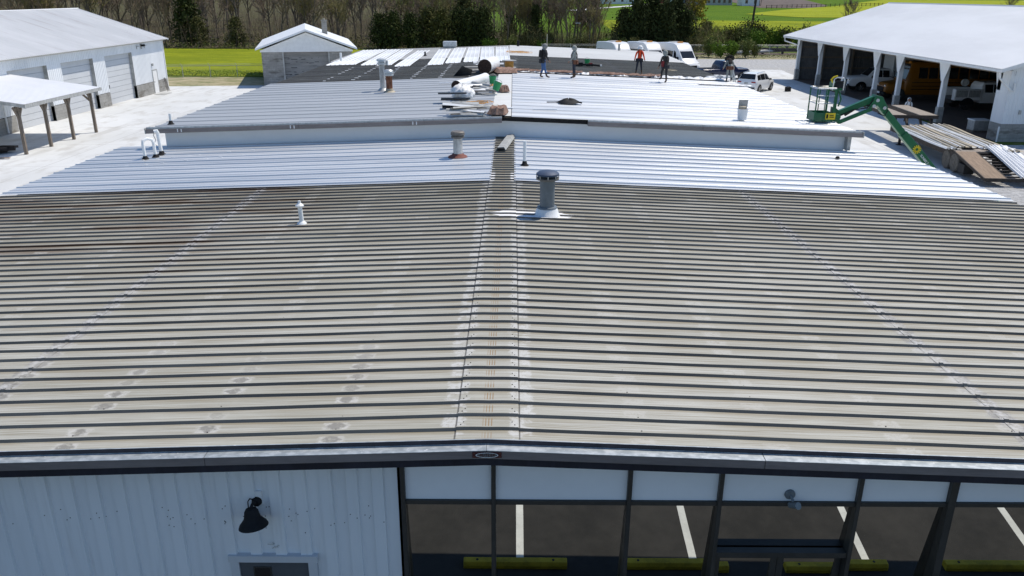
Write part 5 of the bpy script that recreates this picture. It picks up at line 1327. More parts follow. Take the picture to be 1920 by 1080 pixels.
SH = [(-10.90, 50.01, -11.05, 64.0, 'white sheet at the far left end of the row, tight against its neighbour'), (-10.00, 50.0, -10.15, 64.1, 'second white sheet from the left, lapped beside the first'),
      (-8.66, 49.25, -9.1, 63.5, 'white sheet passing behind the tall whitish vent, third from the left'), (-7.65, 48.76, -8.0, 62.9, 'white sheet just right of the tall whitish vent'),
      (-6.43, 47.62, -6.6, 61.4, 'white sheet reaching lowest, left of the bare grey gap with the small pipe'), (-4.55, 47.98, -5.1, 62.0, 'white sheet just right of the bare grey gap'),
      (-3.59, 48.79, -4.0, 62.75, 'white sheet below the small silver vent box'), (-2.54, 49.28, -2.95, 63.3, 'third white sheet from the right end of the row'),
      (-1.56, 49.21, -1.95, 63.0, 'second white sheet from the right end of the row'), (-.62, 49.17, -.86, 62.9, 'white sheet at the right end of the row beside the ridge')]
for q in SH: loose_sheet(q[4], *q[:4])

def zs(x, add=0): return z_rear(x) + .085 + add
def insul_roll(name, label, a, b, r, dark_end=True, sag=.0):
    a, b = Vector((a[0], a[1], zs(a[0]) + r - .03)), Vector((b[0], b[1], zs(b[0]) + r - .03)); o = Vector(a); 
    t = thing(name, label, 'insulation roll', (a.x, a.y, a.z - r)); d = b - a
    m = MB(); n = 9; pts = []; rs = []; rq = random.Random(label)
    for i in range(n + 1):
        pts.append(d * i / n + Vector((0, 0, r))); rs.append(r * (1 + rq.uniform(-.07, .05)))
    m.tube(pts, rs, 22, False); m.build('facing', 'foil', t, smooth=True)
    u = d.normalized(); s_ = u.cross(Vector((0, 0, 1))); w_ = s_.cross(u)
    for end, sg in ((Vector((0, 0, r)), -1), (d + Vector((0, 0, r)), 1)):
        k = 22; m = MB(); m.add([end + (s_ * math.cos(2 * math.pi * i / k) + w_ * math.sin(2 * math.pi * i / k)) * r * .965 for i in range(k)] + [end + u * sg * -.02], [(i, (i + 1) % k, k) for i in range(k)])
        for rr_ in (.3, .55, .78): m.tube([end + u * sg * .006 + (s_ * math.cos(i * .5) + w_ * math.sin(i * .5)) * r * rr_ for i in range(13)], .012, 5)
        m.build('glass_wool', 'fibre_dark', t)
    return t
insul_roll('insulation_roll', 'thick white-faced roll with dark brown end near the dark roof edge', (-1.42, 41.2), (-1.05, 43.0), .37)
insul_roll('insulation_roll', 'long white-faced roll with black hollow end lying slantwise on the left slope', (-2.35, 33.9), (-1.25, 37.0), .22)
# plastic bag bundle
t = thing('plastic_bundle', 'big crumpled white plastic bundle in front of the long insulation roll', 'bundle', (-1.95, 31.3, zs(-1.95)))
m = MB(); rq = random.Random(2); rows = []
for i in range(13):
    th = math.pi * i / 12; row = []
    for j in range(26):
        ph = 2 * math.pi * j / 25 if j < 25 else 0
        k = 1 + .16 * math.sin(ph * 5 + i) + .10 * math.sin(ph * 9 - i * 2) + rq.uniform(-.06, .06) * (j < 25)
        if j == 25: row.append(row[0]); continue
        row.append((.42 * k * math.sin(th) * math.cos(ph),   .50 * k * math.sin(th) * math.sin(ph), max(0, .20 + .29 * k * math.cos(th))))
    rows.append(row)
m.grid(rows); m.build('plastic_film', 'foil', t, smooth='all')
# debris piles
def debris(label, x, y, n, wx, wy, mats, seed, name='scrap_pile', h=.05, cat='scrap pile', rzspan=.5):
    t = thing(name, label, cat, (x, y, zs(x))); rq = random.Random(seed)
    for k in range(n):
        L_ = rq.uniform(.6, 1) * wx
        m = MB(); m.add([(-L_ / 2, -.09, 0), (L_ / 2, -.09, .0), (L_ / 2, -.03, .05), (-L_ / 2, -.03, .05), (L_ / 2, .05, .05), (-L_ / 2, .05, .05), (L_ / 2, .1, 0), (-L_ / 2, .1, 0)], [(0, 1, 2, 3), (3, 2, 4, 5), (5, 4, 6, 7)])
        m.xf(Matrix.Translation((rq.uniform(-.2, .2) * wx, (k / n - .5) * wy, .01 + h * k * .6 + rq.uniform(0, .03))) @ Matrix.Rotation(rq.uniform(-rzspan, rzspan), 4, 'Z') @ Matrix.Rotation(rq.uniform(-.09, .09), 4, 'Y') @ Matrix.Rotation(rq.uniform(-.3, .3), 4, 'X'))
        m.build('scrap_strip', mats[k % len(mats)], t)
    return t
debris('pile of torn dark and pale metal strips at the front edge of the rear roof', -1.55, 26.9, 9, 1.5, .7, ['scraplight', 'scrapdark', 'scraplight', 'white_sheet'], 11)
debris('heap of grey and white metal strips right of the plastic bundle', -1.3, 33.4, 8, 1.3, 1.6, ['scraplight', 'scrapdark', 'white_sheet', 'scraplight'], 12, rzspan=.8)
debris('flat dark strips scattered beside the thick insulation roll', -1.9, 42.6, 7, 1.6, 2.0, ['scrapdark', 'scrapdark', 'scraplight'], 13)
debris('pale loose strips on the dark roof below the second sheet from the right', -1.35, 46.6, 5, 1.6, 1.0, ['scraplight', 'white_sheet'], 14, rzspan=.25)
t = thing('dark_flap', 'bent dark sheet standing up beside the thick insulation roll', 'sheet', (-2.35, 40.2, zs(-2.35)), .25)
m = MB(); m.add([(-.62, -.2, .02), (.1, -.25, .02), (.35, .25, .02), (-.5, .3, .02), (-.15, -.1, .5), (.4, .1, .28)], [(0, 1, 2, 3), (3, 2, 5, 4), (0, 3, 4)]); m.build('flap', 'scrapdark', t)
t = thing('dark_panel_pair', 'two dark grey boards stacked against the plastic bundle', 'boards', (-2.15, 30.3, zs(-2.15)), .12)
for k in range(2): MB().obox((0 - .1 * k, .12 * k, .10 + k * .2), (1.05, .42, .05), Matrix.Rotation(R(-14 + 10 * k), 3, 'X')).build('board', 'scrapdark', t)
t = thing('foam_closures', 'two pale foam blocks with black undersides side by side on the left slope', 'foam blocks', (-1.85, 28.75, zs(-1.85)), .08)
for k in (-1, 1): MB().box(k * .34 - .30, k * .34 + .30, -.28, .28, .09, .14).build('block', 'scraplight', t, bevel=.01); MB().box(k * .34 - .31, k * .34 + .31, -.24, .24, 0, .088).build('underside', 'black', t)
t = thing('white_strip', 'long thin white trim strip crossing from the foam blocks to the ridge', 'trim', (-.95, 28.3, zs(-.95)), -.06); MB().box(-.95, .95, -.06, .06, .0, .03).build('strip', 'white_sheet', t)
t = thing('white_strip', 'thin white trim strip alone on the left slope before the dark roof', 'trim', (-2.95, 37.2, zs(-2.95)), .12); MB().box(-.4, .4, -.07, .07, 0, .04).build('strip', 'white_sheet', t)
t = thing('white_strip', 'short white sheet offcut on the dark roof left of the pale strips', 'trim', (-1.95, 46.6, zs(-1.95)), -.1); MB().box(-.11, .11, -1.0, 1.0, 0, .05).build('strip', 'white_sheet', t)
t = thing('white_strip', 'thin white strip lying on the right new sheets near the ridge', 'trim', (1.1, 28.15, zs(1.1)), -.04); MB().box(-.42, .42, -.05, .05, 0, .035).build('strip', 'white_sheet', t)
def bucket(label, x, y, z, tip=0):
    t = thing('bucket', label, 'bucket', (x, y, z), 0)
    m = MB(); m.lathe([(.13, 0), (.16, .30), (.175, .30), (.175, .325), (.155, .325), (.125, .02), (.01, .02)], n=18); 
    if tip: m.xf(Matrix.Translation((0, 0, .14)) @ Matrix.Rotation(tip, 4, 'Y'))
    m.build('tub', 'bucket', t, smooth=True)
    m = MB(); m.tube([(.16 * math.cos(a), .02, .30 + .12 * math.sin(a)) for a in frange(0, math.pi, 8)], .008, 5)
    if tip: m.xf(Matrix.Translation((0, 0, .14)) @ Matrix.Rotation(tip, 4, 'Y'))
    m.build('bail_handle', 'zinc', t); return t
bucket('upright green bucket by the upper brown insulation chunk on the left slope', -.90, 36.2, zs(-.9))
bucket('tilted green bucket lower down beside the heap of metal strips', -.70, 32.5, zs(-.7), .35)
bucket('green bucket with black tools on the dark roof behind the workers', 4.30, 48.2, zs(4.3))
t = thing('tool_pile', 'black tools and cables lying around the green bucket on the dark roof', 'tools', (4.25, 47.2, zs(4.25)))
m = MB(); m.obox((-.5, .4, .1), (.5, .3, .2)); m.obox((.1, 0, .08), (.4, .2, .14)); m.tube([(-.3, .3, .08), (.1, 0, .12), (.5, -.2, .08), (.75, -.3, .06)], .06, 7); m.build('tool', 'black', t, bevel=.02)
m = MB(); m.obox((.15, -.05, .17), (.2, .1, .06)); m.build('grip', 'redbag', t); m = MB(); m.obox((.72, -.3, .09), (.1, .1, .1)); m.build('battery', 'white', t)
t = thing('tool_bag', 'black tool bag slumped on the new white sheets right of the ridge', 'bag', (2.05, 30.2, zs(2.05)))
m = MB(); rows = []
for i in range(7):
    a = i / 6; r_ = .34 * (1 - a) ** .6 + .02
    rows.append([(r_ * 1.25 * math.cos(p) * (1 + .15 * math.sin(3 * p)), r_ * .8 * math.sin(p), (.01 + .15 * a) * (1 + .25 * math.sin(p * 2 + 1))) for p in frange(0, 2 * math.pi, 14)])
m.grid(rows); m.poly(*rows[-1][:-1]); m.build('bag', 'black', t, smooth=True)
MB().tube([(-.3, 0, .05), (-.5, .05, .03), (-.8, .04, .03)], .02, 6).build('strap', 'black', t); MB().tube([(.3, 0, .05), (.5, -.08, .02)], .03, 6).build('strap', 'black', t)
# fibreglass chunks
def chunk(label, x, y, w, l, h, seed, group=None):
    t = thing('insulation_chunk', label, 'insulation', (x, y, zs(x)), random.Random(seed).uniform(-.2, .2)); rq = random.Random(seed)
    rows = []
    for i in range(9):
        rows.append([(-w / 2 + w * j / 8 + rq.uniform(-.02, .02), -l / 2 + l * i / 8 + rq.uniform(-.03, .03), (h * (1 + rq.uniform(-.16, .16))) if 0 < i < 8 and 0 < j < 8 else .01) for j in range(9)])
    MB().grid(rows).build('fibreglass', 'pink', t); return t
chunk('brown fibreglass block at the front end of the rear roof ridge', -.50, 26.9, .62, .85, .22, 21)
chunk('brown fibreglass block on the ridge strip between the two green buckets', -.42, 33.5, .42, 1.1, .20, 22)
chunk('long torn brown fibreglass heap beside the thick insulation roll at the ridge', -.40, 42.0, 1.1, 1.8, .16, 23)
t = thing('insulation_blanket', 'torn pink and white insulation edge along the end of the new right sheets', 'insulation', (5.3, 42.4, zs(5.3)))
m = MB(); rq = random.Random(31); rows = []; n = 90
for j in range(5):
    rows.append([(-5.4 + 11.3 * i / n, -.30 + .16 * j + rq.uniform(-.07, .07), -SL * (-5.4 + 11.3 * i / n) + (rq.uniform(.02, .11) if 0 < j < 4 else .0)) for i in range(n + 1)])
m.grid(rows); m.build('white_facing', 'foil', t)
for k in range(12):
    x = rq.uniform(-5.2, 1.8); w = rq.uniform(.2, .6); rows = []
    for i in range(4): rows.append([(x + w * (j / 5 - .5) * 2, -.25 + .13 * i + rq.uniform(-.05, .05), -SL * x + (.10 + rq.uniform(0, .06) if 0 < i < 3 else .06)) for j in range(6)])
    MB().grid(rows).build('fibreglass', 'pink', t)
t = thing('white_foam_scraps', 'white foam scraps at the right eave under the ladder', 'scraps', (10.9, 43.2, zs(10.9)))
for k in range(12): MB().obox((rq.uniform(-.7, .7), rq.uniform(-.4, .4), .08), (rq.uniform(.15, .4), rq.uniform(.15, .4), .12), Matrix.Rotation(rq.uniform(0, 3), 3, 'Z')).build('scrap', 'foil', t)
t = thing('white_strip', 'wrinkled white film strip on the new sheets before the black-hatted man', 'film', (10.3, 39.9, zs(10.3)), -.02)
MB().grid([[(-1.3 + 2.6 * i / 16, yy + .03 * math.sin(i * 2), .015 + .02 * math.sin(i * 3 + yy * 9) - SL * (-1.3 + 2.6 * i / 16)) for i in range(17)] for yy in (-.25, 0, .22)]).build('film', 'foil', t)
def cord(label, x, y, turns, r, mat='cord', seed=1, sx=1.3):
    t = thing('cord_coil', label, 'cord', (x, y, zs(x))); rq = random.Random(seed); pts = []
    for i in range(int(turns * 14)):
        a = i * 2 * math.pi / 14; rr_ = r * (1 + .35 * math.sin(a * .37 + seed)) ; pts.append((rr_ * sx * math.cos(a) + .02 * i / 14, rr_ * math.sin(a), .02 + rq.uniform(0, .05) - SL * rr_ * sx * math.cos(a) * (1 if x > RX else -1)))
    MB().tube(pts, .009, 5).build('cord', mat, t, smooth=True)
    return t
cord('loose orange-yellow cord right of the plastic bundle', -1.25, 29.6, 4, .28, seed=1)
cord('orange cord bunch below the upper green bucket', -1.15, 35.3, 4, .28, seed=2)
cord('yellow cord coil on the grey coated roof just right of the ridge', .30, 56.3, 5, .55, seed=3)
cord('pale yellow coil lying on the dark roof right of the man in the dark jacket', 8.75, 46.6, 5, .26, seed=4, mat='tansheet')
t = thing('wire_spool', 'tan wire spool with clear flanges standing on the ridge above the fibreglass heap', 'spool', (-.22, 44.2, zs(-.22)))
MB().lathe([(.24, .03), (.24, .36)], n=18).build('windings', 'cord', t, smooth=True); MB().lathe([(.38, 0), (.38, .03), (.02, .03)], n=20).build('flange', 'scraplight', t, smooth=True); MB().lathe([(.02, .36), (.38, .36), (.38, .39), (.02, .39)], n=20).build('flange', 'scraplight', t, smooth=True)
t = thing('bucket', 'white bucket with a grey tile behind it on the front right new sheets', 'bucket', (7.85, 27.75, zs(7.85)))
MB().lathe([(.15, 0), (.175, .34), (.19, .34), (.19, .36), (.165, .36), (.14, .02), (.01, .02)], n=20).build('tub', 'white', t, smooth=True); MB().obox((.03, .16, .42), (.30, .05, .46), Matrix.Rotation(R(8), 3, 'X')).build('tile', 'scraplight', t); MB().obox((-.02, 0, .40), (.2, .22, .1), Matrix.Rotation(.5, 3, 'Z')).build('rag', 'tansheet', t, bevel=.03)
t = thing('stone', 'small dark lump on the new sheets near the front right corner of the front roof', 'debris', (10.2, 25.0, z_front(10.2) + .04)); MB().lathe([(.01, 0), (.07, .01), (.06, .07), (.01, .09)], n=7).build('lump', 'black', t)
# ladder
t = thing('ladder', 'aluminium ladder sticking up over the right eave of the rear roof', 'ladder', (11.7, 43.0, 0)); 
m = MB(); ytop = 4.95
for s_ in (-.2, .2): m.beam((.95, s_, 0), (-.45, s_, 4.95), .07, .05)
m.build('rail', 'galvflat', t)
m = MB()
for k in range(15): z = .3 + k * .31; x = .95 - 1.4 * z / 4.95; m.tube([(x, -.2, z), (x, .2, z)], .018, 6)
m.build('rungs', 'galvflat', t)

# ================================================================== PEOPLE
def skin_mesh(verts, edges, name):
    me = bpy.data.meshes.new('tmp'); me.from_pydata([v[0] for v in verts], edges, []); o = bpy.data.objects.new('tmp', me); COL.objects.link(o)
    sm = o.modifiers.new('skin', 'SKIN'); sm.use_smooth_shade = True
    for i, v in enumerate(verts):
        r_ = v[1]; me.skin_vertices[0].data[i].radius = r_ if isinstance(r_, tuple) else (r_, r_)
        me.skin_vertices[0].data[i].use_root = (i == 0)
    ss = o.modifiers.new('sub', 'SUBSURF'); ss.levels = 2; ss.render_levels = 2
    dg = bpy.context.evaluated_depsgraph_get(); dg.update()
    out = bpy.data.meshes.new_from_object(o.evaluated_get(dg)); bpy.data.objects.remove(o); bpy.data.meshes.remove(me); out.name = name
    return out
def person(label, loc, rz, pose, mats, hood=None, hat=None, belt=None, pack=None, extra=None, h=1.70):
    """local +y is the way the person faces"""
    t = thing('person', label, 'person', loc, rz)
    k = h / 1.75; lean = R(pose.get('lean', 0)); hl = R(pose.get('head', 0))
    def up(p, extra_=0):           # lean the upper body about the hips
        y, z = p[1], p[2] - .95
        c_, s_ = math.cos(lean), math.sin(lean)
        return Vector((p[0] + pose.get('tw', 0) * (p[2] - .95), y * c_ + z * s_, .95 + z * c_ - y * s_))
    V = []; E = []
    def av(p, r_, link=None):
        V.append((tuple(Vector(p) * k), r_ if not isinstance(r_, float) else r_ * k)); 
        if link is not None: E.append((link, len(V) - 1))
        return len(V) - 1
    pel = av((0, 0, .95), .125); wa = av(up((0, 0, 1.10)), .125, pel); chs = av(up((0, .0, 1.30)), .15, wa); nb = av(up((0, 0, 1.44)), .105, chs)
    nk = av(up((0, .01, 1.51)), .058, nb)
    hd0 = up((0, .01, 1.51)); hv = Vector((0, math.sin(lean + hl), math.cos(lean + hl)))
    h1 = av(hd0 + hv * .07, .082, nk); h2 = av(hd0 + hv * .145 + Vector((0, .012, 0)), .098, h1); h3 = av(hd0 + hv * .225, .075, h2)
    hc = hd0 + hv * .145
    hands = []
    for sd, arm in ((-1, pose['arms'][0]), (1, pose['arms'][1])):
        sh_ = up((sd * .185, 0, 1.415)); a = av(sh_, .075, nb); el = sh_ + Vector((sd * arm[0][0], arm[0][1], arm[0][2])); b = av(el, .052, a)
        wr = el + Vector((sd * arm[1][0], arm[1][1], arm[1][2])); c_ = av(wr, .036, b); d = (wr - el).normalized(); hn = wr + d * .085; av(wr + d * .05, (.030, .044), c_); hands.append((wr, d, sd))
    feet = []
    for sd, leg in ((-1, pose['legs'][0]), (1, pose['legs'][1])):
        hp = av((sd * .095, 0, .90), .105, pel); kn_ = av((sd * .095 + sd * leg[0][0], leg[0][1], leg[0][2]), .066, hp); ft = Vector((sd * .095 + sd * leg[1][0], leg[1][1], .09 + leg[1][2]))
        an = av(ft, .05, kn_); av(ft + Vector((sd * .015, .10, -.045)), .043, an); av(ft + Vector((sd * .02, .18, -.058)), .034, len(V) - 1); feet.append(ft)
    me = skin_mesh(V, E, 'body')
    names = [mats['top'], mats['legs'], mats['boots'], 'skin', mats.get('hands', 'skin')]
    # fingers
    fm = MB()
    for wr, d, sd in hands:
        side = Vector((0, 1, 0)).cross(d); side = side.normalized() if side.length > .1 else Vector((1, 0, 0)); fwd = d.cross(side).normalized()
        base = wr + d * .085
        for i, ln in enumerate((.070, .080, .074, .056)):
            o_ = fwd * (.030 - i * .020); p0 = base + o_; p1 = p0 + d * ln * .5 - side * sd * .004; p2 = p0 + d * ln * .95 - side * sd * .022
            fm.tube([p * k for p in (p0 - d * .02, p1, p2)], [.0095 * k, .0088 * k, .006 * k], 6)
        q0 = wr + d * .04 + fwd * .030; fm.tube([p * k for p in (q0, q0 + d * .035 + fwd * .025, q0 + d * .065 + fwd * .032)], [.011 * k, .010 * k, .007 * k], 6)
    for n_ in names: me.materials.append(MT[n_])
    for p in me.polygons:
        c_ = p.center / k
        mi = 0
        inarm = min(abs(c_.x), 1) > .0 and any((c_ - wr).dot(d) > -.01 and (c_ - wr).length < .16 for wr, d, sd in hands)
        if inarm: mi = 4
        elif c_.z < .17 + max(0, min(f.z for f in feet)) or any((c_ - f).length < .13 for f in feet): mi = 2
        elif c_.z < .99: mi = 1
        elif (c_ - hd0).dot(hv) > .015 and (c_ - hc).length < .2: mi = 3
        p.material_index = mi; p.use_smooth = True
    # arms hang below the waist: give them the sleeve colour
    for p in me.polygons:
        c_ = p.center / k
        if p.material_index == 1:
            for (wr, d, sd) in hands:
                if (c_ - (wr - d * .12)).length < .15 and abs(c_.x) > .20: p.material_index = 0
    bm2 = bmesh.new(); bm2.from_mesh(me)
    f0 = len(bm2.faces); vmap = [bm2.verts.new(v) for v in fm.v]
    for f in fm.f:
        try: nf = bm2.faces.new([vmap[i] for i in f]); nf.material_index = 4; nf.smooth = True
        except ValueError: pass
    bmesh.ops.recalc_face_normals(bm2, faces=bm2.faces); bm2.to_mesh(me); bm2.free()
    bo = bpy.data.objects.new('body', me); COL.objects.link(bo); bo.parent = t
    M3 = Matrix.Translation(hc * k) @ Matrix.Rotation(-(lean + hl), 4, 'X')
    # face: nose, eyes, mouth, ears
    m = MB(); m.add([(-.014, .095, -.005), (.014, .095, -.005), (0, .122, -.02), (0, .094, .035)], [(0, 1, 2), (0, 2, 3), (1, 3, 2), (0, 3, 1)])
    for s_ in (-1, 1): m.obox((s_ * .095, 0, .0), (.02, .035, .055))
    m.xf(M3); m.build('nose_and_ears', 'skin', t)
    m = MB()
    for s_ in (-1, 1): m.obox((s_ * .033, .093, .03), (.022, .012, .009))
    m.obox((0, .092, -.045), (.045, .012, .008)); m.xf(M3); m.build('eyes_and_mouth', 'charcoal', t)
    if hood:
        m = MB(); rows = []
        for i in range(8):
            th = math.pi * (i / 7) * .80
            rows.append([(.128 * math.sin(th) * math.cos(a), .140 * math.sin(th) * math.sin(a) - .022, .145 * math.cos(th) + .005) for a in frange(math.pi * .78, math.pi * 2.22, 16)])
        rows.append([(.15 * math.cos(a), .13 * math.sin(a) - .02, -.17) for a in frange(math.pi * .78, math.pi * 2.22, 16)])
        m.grid(rows); m.xf(M3); m.build('hood', hood, t, smooth='all')
    if hat == 'hard':
        m = MB(); m.lathe([(.165, .03), (.16, .04), (.128, .045), (.125, .085), (.10, .135), (.05, .16), (.01, .163)], (0, .01, 0), 20); m.xf(M3); m.build('hard_hat', 'white', t, smooth=True)
    if hat == 'brim':
        m = MB(); m.lathe([(.25, .02), (.24, .045), (.125, .055), (.12, .12), (.09, .155), (.01, .16)], (0, 0, 0), 20); m.xf(M3 @ Matrix.Rotation(R(8), 4, 'X')); m.build('brim_hat', 'black', t, smooth=True)
    # harness straps
    m = MB()
    for s_ in (-1, 1):
        pts = [up((s_ * .11, .16, 1.12)), up((s_ * .12, .165, 1.28)), up((s_ * .11, .08, 1.49)), up((s_ * .10, -.08, 1.48)), up((s_ * .02, -.165, 1.30)), up((-s_ * .09, -.155, 1.12))]
        m.tube([p * k for p in pts], .022 * k, 6)
        m.tube([Vector((s_ * .095 + .118 * math.cos(a), .118 * math.sin(a), .84 + .03 * math.cos(a) * s_)) * k for a in frange(0, 2 * math.pi, 12)], .016 * k, 5)
    m.build('harness', 'harness', t, smooth=True)
    if belt:
        m = MB(); m.tube([Vector((.165 * math.cos(a), .15 * math.sin(a), 1.0)) * k for a in frange(0, 2 * math.pi, 18)], .026 * k, 6)
        bo_ = m.build('tool_belt', belt, t, smooth=True)
        m = MB()
        for a in (R(-20), R(195), R(-75), R(-110)): m.obox(Vector((.19 * math.cos(a), .175 * math.sin(a), .89)) * k, (.14 * k, .12 * k, .22 * k), Matrix.Rotation(a + math.pi / 2, 3, 'Z'))
        m.build('pouch', belt, bo_, bevel=.02)
    if pack:
        m = MB(); m.obox(up((0, -.20, 1.26)) * k, (.27 * k, .13 * k, .40 * k), Matrix.Rotation(-lean, 3, 'X')); m.build('back_pack', pack, t, bevel=.05, seg=3)
    if extra: extra(t, k, up)
    return t
STAND = [((0, .0, .49), (.02, 0, 0)), ((0, .0, .49), (.02, 0, 0))]
HANG = [((.05, -.02, -.28), (.01, .06, -.25)), ((.05, -.02, -.28), (.01, .06, -.25))]
def zp(x, new=True): return z_rear(x) + (.05 if new else .045) 
# man in blue jeans, seen from his right side and a little behind
person('person in dark hood, black vest and blue jeans, leftmost roof worker', (1.44, 39.9, zp(1.44)), R(-70),
       dict(lean=6, head=14, arms=[((.06, .02, -.28), (-.02, .12, -.22)), ((.05, .05, -.27), (-.02, .14, -.21))], legs=[((.02, .03, .49), (.04, -.10, 0)), ((.02, .06, .49), (.06, .16, 0))]),
       dict(top='charcoal', legs='denim', boots='boot'), hood='greyhood', belt='charcoal', pack='black', h=1.53)
person('person in pale grey hoodie with brown tool belt, looking left, second worker from the left', (2.98, 40.4, zp(2.98)), R(75),
       dict(lean=2, head=8, arms=[((.05, .05, -.27), (-.02, .16, -.18)), ((.04, -.03, -.27), (.0, .11, -.22))], legs=[((.0, .02, .49), (-.03, .02, 0)), ((.0, .0, .49), (-.03, -.05, 0))]),
       dict(top='palehood', legs='darkdenim', boots='boot'), hood='palehood', belt='leather', h=1.47)
person('person in bright orange shirt and white hard hat standing on the dark roof', (6.72, 44.2, zp(6.72, False)), R(178),
       dict(lean=3, head=16, arms=[((.09, .0, -.26), (.06, .05, -.23)), ((.09, .0, -.26), (.05, .06, -.23))], legs=[((.05, .04, .49), (.09, .0, 0)), ((.05, .03, .49), (.10, .03, 0))]),
       dict(top='orange', legs='darkdenim', boots='boot', hands='charcoal'), hat='hard', belt='charcoal', h=1.40)
def redpouch(t, k, up):
    m = MB(); m.obox(up((-.19, -.04, 1.05)) * k, (.12 * k, .2 * k, .34 * k)); m.build('red_pouch', 'redbag', t, bevel=.03)
person('person in dark olive jacket and grey hood with a red pouch, mid-step', (7.36, 40.1, zp(7.36)), R(20),
       dict(lean=5, head=10, arms=[((.09, .02, -.27), (.04, .10, -.24)), ((.06, .06, -.27), (-.02, .14, -.22))], legs=[((.03, .14, .52), (.02, .16, .14)), ((.0, -.02, .49), (.0, -.06, 0))]),
       dict(top='darkcamo', legs='charcoal', boots='boot'), hood='palehood', belt='charcoal', extra=redpouch, h=1.46)
person('person in wide black hat and light camo clothes with black pack', (11.0, 42.0, zp(11.0)), R(-6),
       dict(lean=42, head=12, arms=[((.11, .03, -.26), (.05, .14, -.20)), ((.11, .03, -.26), (.05, .14, -.20))], legs=[((.03, .03, .49), (.05, 0, 0)), ((.03, .04, .49), (.06, .04, 0))]),
       dict(top='palehood', legs='palehood', boots='charcoal'), hat='brim', belt='leather', pack='black', h=1.32)
person('person in white hooded top standing behind the raised front of the trailer', (27.0, 55.6, .009), R(150),
       dict(lean=4, head=14, arms=[((.06, .06, -.26), (-.05, .22, -.08)), ((.06, .06, -.26), (-.05, .22, -.08))], legs=STAND),
       dict(top='white', legs='darkdenim', boots='boot'), hood='white', h=1.55)
# ================================================================== TREES
def rand_quad(mb, c, s, rq, flat=.0, asp=1.0):
    a = Vector((rq.gauss(0, 1), rq.gauss(0, 1), rq.gauss(0, 1) * (1 - flat))).normalized(); b = a.orthogonal().normalized(); b.rotate(Matrix.Rotation(rq.uniform(0, 6.28), 3, a)); d = a.cross(b)
    b *= s * asp; d *= s; c = Vector(c)
    mb.add([c - b - d * .6, c + b * .2 - d, c + b + d * .5, c - b * .3 + d], [(0, 1, 2, 3)])
def bare_tree(seed, h, spread, twigmat, name='bare_tree', trunk_r=.16, leaf=None, nleaf=0, nprim=15, multi=1):
    rq = random.Random(seed); tk = MB(); cr = MB(); lf = MB()
    for s_ in range(multi):
        bx, by = (0, 0) if multi == 1 else (rq.uniform(-.5, .5), rq.uniform(-.5, .5))
        lean = Vector((rq.uniform(-.10, .10), rq.uniform(-.10, .10), 1)); pts = []; p = Vector((bx, by, -.1)); n = 7; hh = h * rq.uniform(.8, 1)
        for i in range(n + 1):
            pts.append(p.copy()); p = p + lean.normalized() * hh / n; lean += Vector((rq.uniform(-.09, .09), rq.uniform(-.09, .09), 0))
        r0 = trunk_r * rq.uniform(.7, 1.1)
        tk.tube(pts, [r0 * (1 - .92 * i / n) for i in range(n + 1)], 7, False)
        for j in range(nprim // multi + 2):
            t = rq.uniform(.28, .97); f = t * n; i = min(n - 1, int(f)); b0 = pts[i].lerp(pts[i + 1], f - i); az = rq.uniform(0, 6.28)
            L_ = spread * (1.15 - t) * rq.uniform(.8, 1.3) + .5; el = R(rq.uniform(38, 66)); d = Vector((math.cos(az) * math.cos(el), math.sin(az) * math.cos(el), math.sin(el))); q = [b0]
            for s2 in range(3): d = (d + Vector((rq.uniform(-.2, .2), rq.uniform(-.2, .2), rq.uniform(-.05, .25)))).normalized(); q.append(q[-1] + d * L_ / 3)
            rb = r0 * (1 - .85 * t) * .5 + .012
            tk.tube(q, [rb, rb * .7, rb * .45, rb * .2], 5, False)
            for s2 in range(9):
                u = rq.uniform(.25, 1) * 3; i2 = min(2, int(u)); c0 = q[i2].lerp(q[i2 + 1], u - i2)
                d2 = (d + Vector((rq.gauss(0, .55), rq.gauss(0, .55), rq.gauss(.15, .35)))).normalized(); L2 = L_ * rq.uniform(.25, .5); c1 = c0 + d2 * L2
                cr.tube([c0, c0.lerp(c1, .5) + Vector((rq.uniform(-.05, .05), rq.uniform(-.05, .05), .04)), c1], [.032, .024, .012], 3, False)
                for s3 in range(7):
                    e0 = c0.lerp(c1, rq.uniform(.2, 1)); d3 = (d2 + Vector((rq.gauss(0, .6), rq.gauss(0, .6), rq.gauss(.1, .4)))).normalized(); e1 = e0 + d3 * rq.uniform(.3, .75)
                    w_ = d3.orthogonal().normalized() * .022; cr.add([e0 - w_, e0 + w_, e1], [(0, 1, 2)])
                    if leaf and rq.random() < nleaf: rand_quad(lf, e1 + Vector((rq.uniform(-.1, .1), rq.uniform(-.1, .1), 0)), rq.uniform(.08, .19), rq)
    root = bpy.data.objects.new(name, None); COL.objects.link(root)
    tk.build('trunk', 'bark', root, smooth='all'); cr.build('crown', twigmat, root)
    if leaf: lf.build('foliage', leaf, root)
    return root
